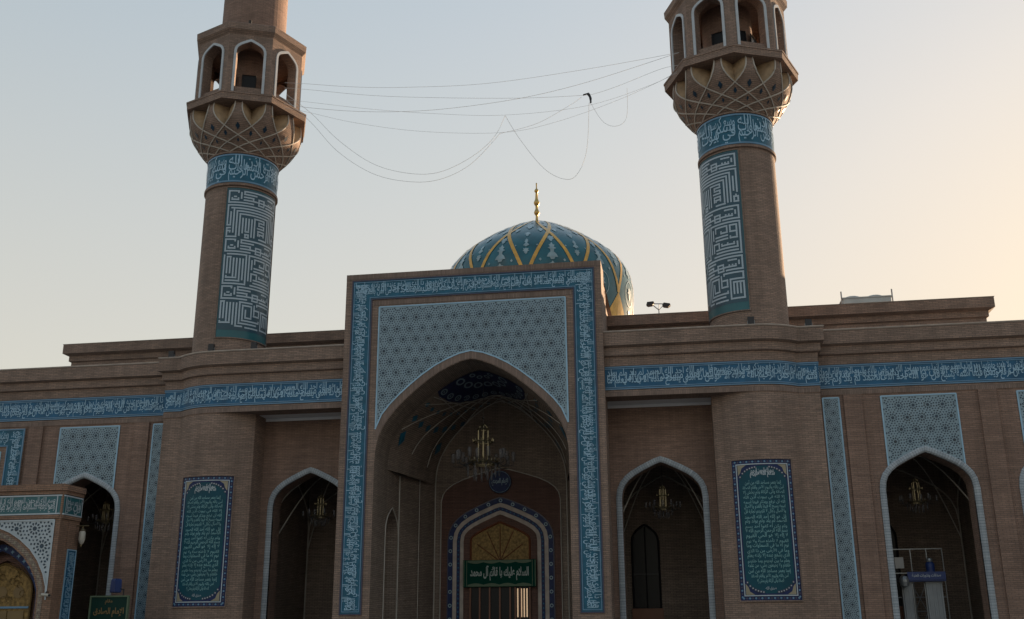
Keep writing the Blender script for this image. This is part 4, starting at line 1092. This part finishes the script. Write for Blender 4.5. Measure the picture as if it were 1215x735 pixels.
mb = MB(); mb.lathe(-14.86, -.5, [(.19, 3.34), (.235, 3.38), (.21, 3.84), (.17, 3.9), (0, 3.9)], 4, a0=R(20), a1=R(380)); mb.build('cabinet', 'blue_plastic', sp)
mb = MB(); mb.tube([(-14.55, -.4, 0), (-14.55, -.4, 3.5)], .03, 8); mb.tube([(-14.55, -.4, 3.45), (-14.75, -.5, 3.55)], .02, 6); mb.build('pole', 'black', sp)

# green banner, roundel
bn = thing('green_banner', 'dark green cloth banner with white lettering stretched above the entrance doors', 'banner', (0, 7.1, 3.7))
mb = MB(); nx = 24
yb = lambda x, z: 7.02 + .015 * math.sin(x * 9) * (z - 3.6)
for i in range(nx):
    a, b_ = -1.72 + 3.44 * i / nx, -1.72 + 3.44 * (i + 1) / nx
    for c, e in ((3.70, 4.1), (4.1, 4.5), (4.5, 4.92)): mb.poly([(a, yb(a, c), c), (b_, yb(b_, c), c), (b_, yb(b_, e), e), (a, yb(a, e), e)])
    mb.poly([(a, 7.06, 3.7), (a, 7.06, 4.92), (b_, 7.06, 4.92), (b_, 7.06, 3.7)])
cl_ = mb.build('cloth', 'green_cloth', bn)
mb = MB(); f = flat(6.995)
for i in range(24):
    a, b_ = -1.5 + 3.0 * i / 24, -1.5 + 3.0 * (i + 1) / 24
    sc2 = lambda x: .06 + .07 * abs(math.sin((x + 1.5) * PI / .75))
    put(mb, f, [(a, 4.88 - sc2(a)), (b_, 4.88 - sc2(b_)), (b_, 4.90 - sc2(b_) * .0), (a, 4.90)], 0, 0); put(mb, f, [(a, 3.72), (b_, 3.72), (b_, 3.74 + sc2(b_)), (a, 3.74 + sc2(a))], 0, 0)
rect(mb, f, -1.70, -1.66, 3.72, 4.9, 0, 0); rect(mb, f, 1.66, 1.70, 3.72, 4.9, 0, 0); rect(mb, f, -1.56, -1.53, 3.72, 4.9, 0, 0); rect(mb, f, 1.53, 1.56, 3.72, 4.9, 0, 0)
mb.build('border', 'green_trim', cl_)
mb = MB(); write(mb, f, 'السلام عليك يا قائم آل محمد', -1.38, 1.38, 3.98, 4.66, .004, 0, bold=.035); mb.build('lettering', 'banner_script', cl_)
rd = thing('calligraphy_roundel', 'round navy plaque with pale lettering on the red brick above the tiled door arch', 'plaque', (0, 7.25, 8.56))
mb = MB(); P = [(.54 * math.cos(2 * PI * k / 32), .54 * math.sin(2 * PI * k / 32)) for k in range(32)]
mb.poly([(x, 7.22, 8.56 + z) for x, z in P])
for k in range(32):
    (a, b_), (c, e) = P[k], P[(k + 1) % 32]; mb.poly([(a, 7.22, 8.56 + b_), (c, 7.22, 8.56 + e), (c, 7.33, 8.56 + e), (a, 7.33, 8.56 + b_)])
mb.build('disc', 'tile_navy', rd)
mb = MB(); write(mb, flat(7.21), 'الإمام المهدي', -.40, .40, 8.38, 8.74, .004, 0, bold=.04); mb.tube([(x * .93, 7.21, 8.56 + z * .93) for x, z in P + P[:1]], .012, 4); mb.build('lettering', 'tile_pale', rd)

# chandeliers
def chandelier(cx, cy, z, s, n, ztop, label, group=None):
    t_ = thing('chandelier', label, 'chandelier', (cx, cy, z), group)
    q = lambda r_, a, zz: (cx + r_ * s * math.sin(a), cy - r_ * s * math.cos(a), z + zz * s)
    mb = MB(); mb.tube([(cx, cy, z + 1.7 * s), (cx, cy, ztop)], .010, 5); mb.lathe(cx, cy, [(.0, z + 1.95 * s), (.05 * s, z + 2.0 * s), (.03 * s, z + 2.08 * s), (0, z + 2.1 * s)], 8); mb.build('chain', 'steel_dark', t_)
    mb = MB()
    for k in range(6):
        a = k * PI / 3 + .25
        mb.tube([q(.24, a, .05), q(.24, a, 1.45), q(.17, a, 1.62), q(.03, a, 1.72)], .026 * s, 5)
    for zz, rr_ in ((.95, .42), (.07, .62), (.0, .58), (1.5, .25)):
        pts = [q(rr_, k * PI / 12, zz) for k in range(25)]; mb.tube(pts, .032 * s, 5)
    for k in range(10):
        a = k * PI / 5; pts = [q(.62, a + .2 * math.cos(u), .14 + .1 * math.sin(u)) for u in [h * PI / 4 for h in range(9)]]; mb.tube(pts, .022 * s, 4)
        mb.tube([q(.42, a, .95), q(.46, a, 1.08)], .03 * s, 5)
    fr = mb.build('frame', 'brass', t_)
    for k in range(n):
        a = k * 2 * PI / n; rr_ = 1.32 if k % 2 == 0 else 1.05; zz = .0 if k % 2 == 0 else .12
        mb = MB(); mb.tube([q(.6, a, .05), q(rr_ * .7, a, -.12), q(rr_, a, -.08 + zz), q(rr_, a, .08 + zz)], .018 * s, 4)
        arm = mb.build('arm', 'steel_dark', t_)
        x, y, _z = q(rr_, a, 0)
        mb = MB(); mb.lathe(x, y, [(.03 * s, z + (.06 + zz) * s), (.10 * s, z + (.12 + zz) * s), (.08 * s, z + (.24 + zz) * s), (.10 * s, z + (.38 + zz) * s), (.07 * s, z + (.48 + zz) * s)], 10)
        mb.build('lamp_glass', 'crystal', arm, smooth=True)
    for k in range(18):
        a = k * 2 * PI / 18; mb = MB(); rr_ = .7 if k % 2 else .4; zz = -.08 if k % 2 else -.25; mb.tube([q(rr_, a, zz), q(rr_ - .02, a, zz - .45)], [.05 * s, .035 * s], 6); mb.build('crystal_pendant', 'crystal', t_)
    return t_
chandelier(0, 2.9, 8.75, 1.02, 16, 12.6, 'large brass and glass chandelier hanging under the vault of the central portal')
for x, lb, g_ in ((-7.78, 'small chandelier in the narrow arch just left of the portal', 0), (7.72, 'small chandelier in the arch just right of the portal, beside an arched window', 0), (18.25, 'small gold chandelier in the right wing arch, above the booth', 0), (-18.35, 'small chandelier in the left wing arch, partly behind the gatehouse', 0)):
    chandelier(x, 4.1, 6.75, .58, 10, 9.2, lb, 'small chandeliers in the side arches')

# booth inside the right wing arch
for x0_, x1_, lb in ((17.32, 17.72, 'narrow pale grey upright panel, left one under the blue fascia in the right wing arch'), (18.28, 18.92, 'wide pale grey upright panel, right one under the blue fascia in the right wing arch')):
    mb = MB(); n = 8
    for i in range(n): mb.box(x0_ + (x1_ - x0_) * i / n + .004, x0_ + (x1_ - x0_) * (i + 1) / n - .004, 4.5 - .012 * (i % 2), 4.75, 0, 3.52)
    mb.box(x0_ - .02, x1_ + .02, 4.47, 4.78, 3.52, 3.56); tag(mb.build('upright_panel', 'panel_light'), lb, 'panel', 'uprights of the booth')
tr_ = thing('truss_rack', 'thin steel cross-braced rack between the two pale uprights', 'rack', (18, 4.6, 0))
for p, q, nm in (((17.76, 4.55, 0), (17.76, 4.55, 3.5), 'upright'), ((18.24, 4.55, 0), (18.24, 4.55, 3.5), 'upright')):
    mb = MB(); mb.tube([p, q], .02, 5); mb.build(nm, 'steel', tr_)
for k in range(3):
    mb = MB(); z0_ = .3 + k * 1.05; mb.tube([(17.76, 4.55, z0_), (18.24, 4.55, z0_ + 1.0)], .014, 4); mb.tube([(18.24, 4.56, z0_), (17.76, 4.56, z0_ + 1.0)], .014, 4); mb.tube([(17.76, 4.555, z0_), (18.24, 4.555, z0_)], .014, 4); mb.build('brace', 'steel', tr_)
fa = thing('fascia_sign', 'long deep blue booth fascia with small white lettering across the pale uprights', 'sign', (18.3, 4.4, 3.6))
mb = MB(); mb.box(17.25, 19.05, 4.3, 4.9, 3.58, 3.66); mb.box(17.55, 19.05, 4.25, 4.3, 3.64, 3.96); mb.box(17.55, 19.0, 4.3, 4.88, 3.66, 3.9); mb.build('box', 'blue_plastic', fa)
mb = MB(); write(mb, flat(4.25), 'صدقات ونذورات العتبة', 17.72, 18.86, 3.73, 3.88, .006, 0, bold=.02); mb.build('lettering', 'tile_white', fa)
fn = thing('round_fan', 'round dark grey fan at the left end of the blue fascia', 'fan', (17.35, 4.3, 3.6))
mb = MB(); mb.lathe(17.38, 4.2, [(0, 3.32), (.17, 3.40), (.2, 3.56), (.2, 3.66), (.14, 3.78), (0, 3.82)], 16); mb.build('housing', 'steel', fn)
mb = MB(); mb.tube([(17.38, 4.2, 3.36), (17.38, 4.5, 3.3), (17.38, 4.5, 0)], .02, 6); mb.build('stand', 'steel', fn)
wb = thing('water_bottle', 'blue water cooler bottle with a pale cap standing on the blue fascia', 'bottle', (18.55, 4.6, 3.9))
mb = MB(); mb.lathe(18.55, 4.6, [(0, 3.905), (.17, 3.91), (.18, 3.98), (.165, 4.06), (.18, 4.12), (.18, 4.3), (.1, 4.38), (.06, 4.4)], 18); mb.build('body', 'blue_plastic', wb, smooth=True)
mb = MB(); mb.lathe(18.55, 4.6, [(.13, 4.37), (.14, 4.42), (.12, 4.5), (.05, 4.54), (0, 4.54)], 14); mb.build('cap', 'steel', wb)
gr = thing('grille_screen', 'thin grey metal grille screen behind the booth in the right wing arch', 'screen', (18.2, 6, 0))
for z in (0.4, 3.0, 4.0, 5.0):
    mb = MB(); mb.box(17.1, 19.4, 5.98, 6.02, z - .02, z + .02); mb.build('rail', 'steel', gr)
for x in (17.1, 18.1, 18.75, 19.4):
    mb = MB(); mb.box(x - .02, x + .02, 5.975, 6.015, 0, 5.02); mb.build('upright', 'steel', gr)
mb = MB(); mb.box(17.42, 17.78, 5.93, 5.95, 4.2, 4.66); tag(mb.build('notice', 'paper'), 'white paper notice fixed to the grille screen in the right wing arch', 'notice')

# rooftop air conditioner
ac = thing('air_conditioner', 'long grey air conditioning unit with two fan cowls on the right roof', 'air conditioner', (17.75, 8.0, 15.6))
mb = MB(); mb.box(16.72, 18.92, 7.6, 8.8, 15.6, 16.92); mb.box(16.66, 18.98, 7.56, 8.84, 16.92, 16.97); mb.build('cabinet', 'ac_grey', ac)
for x in (17.2, 18.25):
    mb = MB(); mb.lathe(x, 8.1, [(.40, 16.95), (.42, 17.05), (.32, 17.10), (0, 17.11)], 18); mb.build('fan_cowl', 'ac_grey', ac)
for x in (16.64, 18.98):
    mb = MB(); mb.tube([(x, 7.6, 15.6), (x, 7.6, 17.28)], .035, 6); mb.build('post', 'steel', ac)
# floodlight mast on the roof
fm = thing('floodlight_mast', 'twin floodlight mast on the roof between the dome and the right minaret', 'floodlight', (7.9, 7.2, 16.3))
mb = MB(); mb.tube([(7.92, 7.2, 15.6), (7.92, 7.2, 16.72), (8.14, 7.18, 16.92)], .028, 6); mb.tube([(7.92, 7.2, 16.72), (7.62, 7.2, 17.0)], .024, 6); mb.tube([(7.55, 7.2, 17.06), (8.25, 7.15, 17.0)], .024, 6)
mb.tube([(7.92, 7.2, 16.72), (7.95, 7.2, 17.02)], .018, 5); mb.build('pole', 'steel', fm)
for x, z, a in ((7.52, 17.04, .10), (8.30, 16.93, -.16)):
    mb = MB(); c_, s_ = math.cos(a), math.sin(a)
    P = [(-.2, -.05), (-.12, -.11), (.1, -.11), (.2, 0), (.16, .07), (-.14, .08)]
    P = [(x + u * c_ - v * s_, z + u * s_ + v * c_) for u, v in P]
    mb.poly([(u, 7.0, v) for u, v in P]); mb.poly([(u, 7.28, v) for u, v in reversed(P)])
    for (u, v), (p, q) in zip(P, P[1:] + P[:1]): mb.poly([(u, 7.0, v), (u, 7.28, v), (p, 7.28, q), (p, 7.0, q)])
    mb.build('lamp_head', 'black', fm)
# floodlights along the parapets
FL = [(-11.95, .18, 'floodlight on the parapet at the left foot of the left minaret'), (-9.95, .22, 'floodlight on the parapet at the right foot of the left minaret'), (-14.25, .98, 'floodlight at the outer corner of the left pier parapet'),
      (11.75, .18, 'floodlight on the parapet at the foot of the right minaret'), (14.15, .98, 'floodlight at the outer corner of the right pier parapet'),
      (-16.9, 2.4, 'rightmost of four tilted floodlights behind the left wing parapet'), (-17.2, 2.4, 'third of four tilted floodlights behind the left wing parapet'), (-17.55, 2.4, 'second of four tilted floodlights behind the left wing parapet'), (-17.9, 2.4, 'leftmost of four tilted floodlights behind the left wing parapet'),
      (6.3, 1.1, 'left one of three small floodlights on the parapet right of the portal'), (6.75, 1.1, 'middle one of three small floodlights on the parapet right of the portal'), (7.2, 1.1, 'right one of three small floodlights on the parapet right of the portal'), (9.6, .9, 'lone floodlight left of the right minaret foot'),
      (15.7, 2.4, 'left one of two small floodlights behind the right wing parapet'), (16.2, 2.4, 'right one of two small floodlights behind the right wing parapet')]
for i, (x, y, lb) in enumerate(FL):
    fl = thing('parapet_floodlight', lb, 'floodlight', (x, y + .2, 13.75), 'floodlights along the parapets')
    big = i < 5; h = .30 if big else .2; s_ = .13 if big else .12
    yy = y + .15; zb = 13.76
    mb = MB(); mb.box(x - s_, x + s_, yy, yy + .14, zb + .06, zb + .06 + h); mb.box(x - s_ * .8, x + s_ * .8, yy + .14, yy + .2, zb + .1, zb + h); mb.build('housing', 'black', fl)
    mb = MB(); mb.box(x - s_ - .02, x + s_ + .02, yy + .05, yy + .1, zb - .02, zb + .05)
    for sg_ in (-1, 1): mb.box(x + sg_ * (s_ + .005), x + sg_ * (s_ + .02), yy + .05, yy + .09, zb + .05, zb + .2)
    mb.build('bracket', 'steel', fl)

# cables strung between the minarets
CB = [([(-9.4, 27.2), (-8.45, 27.06), (-5.93, 26.64), (-3.46, 26.38), (0.55, 26.2), (5.24, 26.49), (9.5, 26.93)], 'topmost thin cable slung between the two minarets', .012),
      ([(-9.4, 26.92), (-8.35, 26.75), (-5.09, 26.12), (-1.83, 25.69), (2.12, 25.3), (4.97, 25.17), (5.66, 25.22), (6.74, 25.52), (8.58, 26.16), (9.5, 26.3)], 'second cable from the top between the minarets, bent where a scrap hangs', .012),
      ([(-9.4, 26.1), (-8.29, 25.79), (-5.88, 25.36), (-3.43, 25.12), (-1.03, 25.09), (2.12, 25.3), (5.22, 25.83), (9.5, 26.95)], 'cable that rises from mid left to the top of the right minaret', .014),
      ([(-9.4, 26.3), (-8.4, 26.12), (-5.06, 25.41), (-1.82, 24.87), (1.41, 24.51), (5.19, 24.64), (8.24, 25.46), (9.5, 26.1)], 'cable that carries the top of the hanging loops', .010),
      ([(-9.4, 25.9), (-8.2, 25.55), (-5.85, 24.78), (-2.6, 24.04), (1.18, 23.64), (3.65, 23.93), (6.71, 24.84), (9.5, 26.0)], 'lowest of the long cables between the minarets', .010),
      ([(-9.3, 26.6), (-7.94, 25.41), (-6.63, 23.98), (-4.96, 22.64), (-3.35, 22.0), (-1.77, 21.87), (-0.22, 22.5), (0.87, 23.42), (1.41, 24.51)], 'upper one of the two deep slack loops on the left', .014),
      ([(-9.3, 26.3), (-7.97, 24.97), (-6.61, 23.37), (-4.94, 22.13), (-3.34, 21.58), (-1.77, 21.51), (-0.22, 22.17), (1.18, 23.64)], 'lower one of the two deep slack loops on the left', .014),
      ([(1.41, 24.51), (2.1, 23.23), (3.15, 21.73), (4.05, 21.12), (4.65, 21.28), (5.13, 22.47), (5.3, 24.82)], 'narrow deep slack loop right of the finial', .014),
      ([(1.18, 23.64), (2.88, 24.0), (4.43, 24.8), (4.97, 25.17)], 'short slack cable running up to the hanging scrap', .012),
      ([(5.37, 24.82), (5.92, 23.82), (6.52, 23.56), (6.98, 23.97), (7.06, 25.45)], 'small slack loop next to the right minaret', .012)]
def smooth(P, n=6):
    out = []
    for i in range(len(P) - 1):
        p0, p1, p2, p3 = P[max(0, i - 1)], P[i], P[i + 1], P[min(len(P) - 1, i + 2)]
        for k in range(n):
            t_ = k / n; out.append(tuple(.5 * ((2 * p1[c]) + (-p0[c] + p2[c]) * t_ + (2 * p0[c] - 5 * p1[c] + 4 * p2[c] - p3[c]) * t_ ** 2 + (-p0[c] + 3 * p1[c] - 3 * p2[c] + p3[c]) * t_ ** 3) for c in (0, 1)))
    out.append(P[-1]); return out
for k, (P, lb, r_) in enumerate(CB):
    mb = MB(); mb.tube([(x, .6 + .02 * k, z) for x, z in smooth(P)], r_ * .62, 5); tag(mb.build('cable', 'cable'), lb, 'cable', 'cables between the minarets')
mb = MB(); mb.poly([(5.22, .6, 25.2), (5.36, .58, 25.22), (5.44, .62, 25.0), (5.42, .6, 24.78), (5.34, .64, 24.74), (5.36, .6, 24.98)]); mb.poly([(5.22, .63, 25.2), (5.36, .61, 25.22), (5.44, .65, 25.0), (5.42, .63, 24.78), (5.34, .67, 24.74), (5.36, .63, 24.98)])
mb.tube([(5.05, .62, 25.18), (5.3, .6, 25.24), (5.36, .62, 25.0), (5.40, .6, 24.75)], .04, 5)
tag(mb.build('torn_scrap', 'black'), 'small torn black scrap hanging from the cables left of the right minaret', 'scrap')
for k, (p, q, lb) in enumerate((((-5.66, 3.0, 15.7), (-6.25, 3.0, 13.9), 'steeper guy wire at the upper left side of the portal'), ((-5.66, 3.3, 15.0), (-6.1, 3.3, 14.0), 'lower guy wire at the upper left side of the portal'))):
    mb = MB(); mb.tube([p, q], .012, 4); tag(mb.build('guy_wire', 'cable'), lb, 'wire')
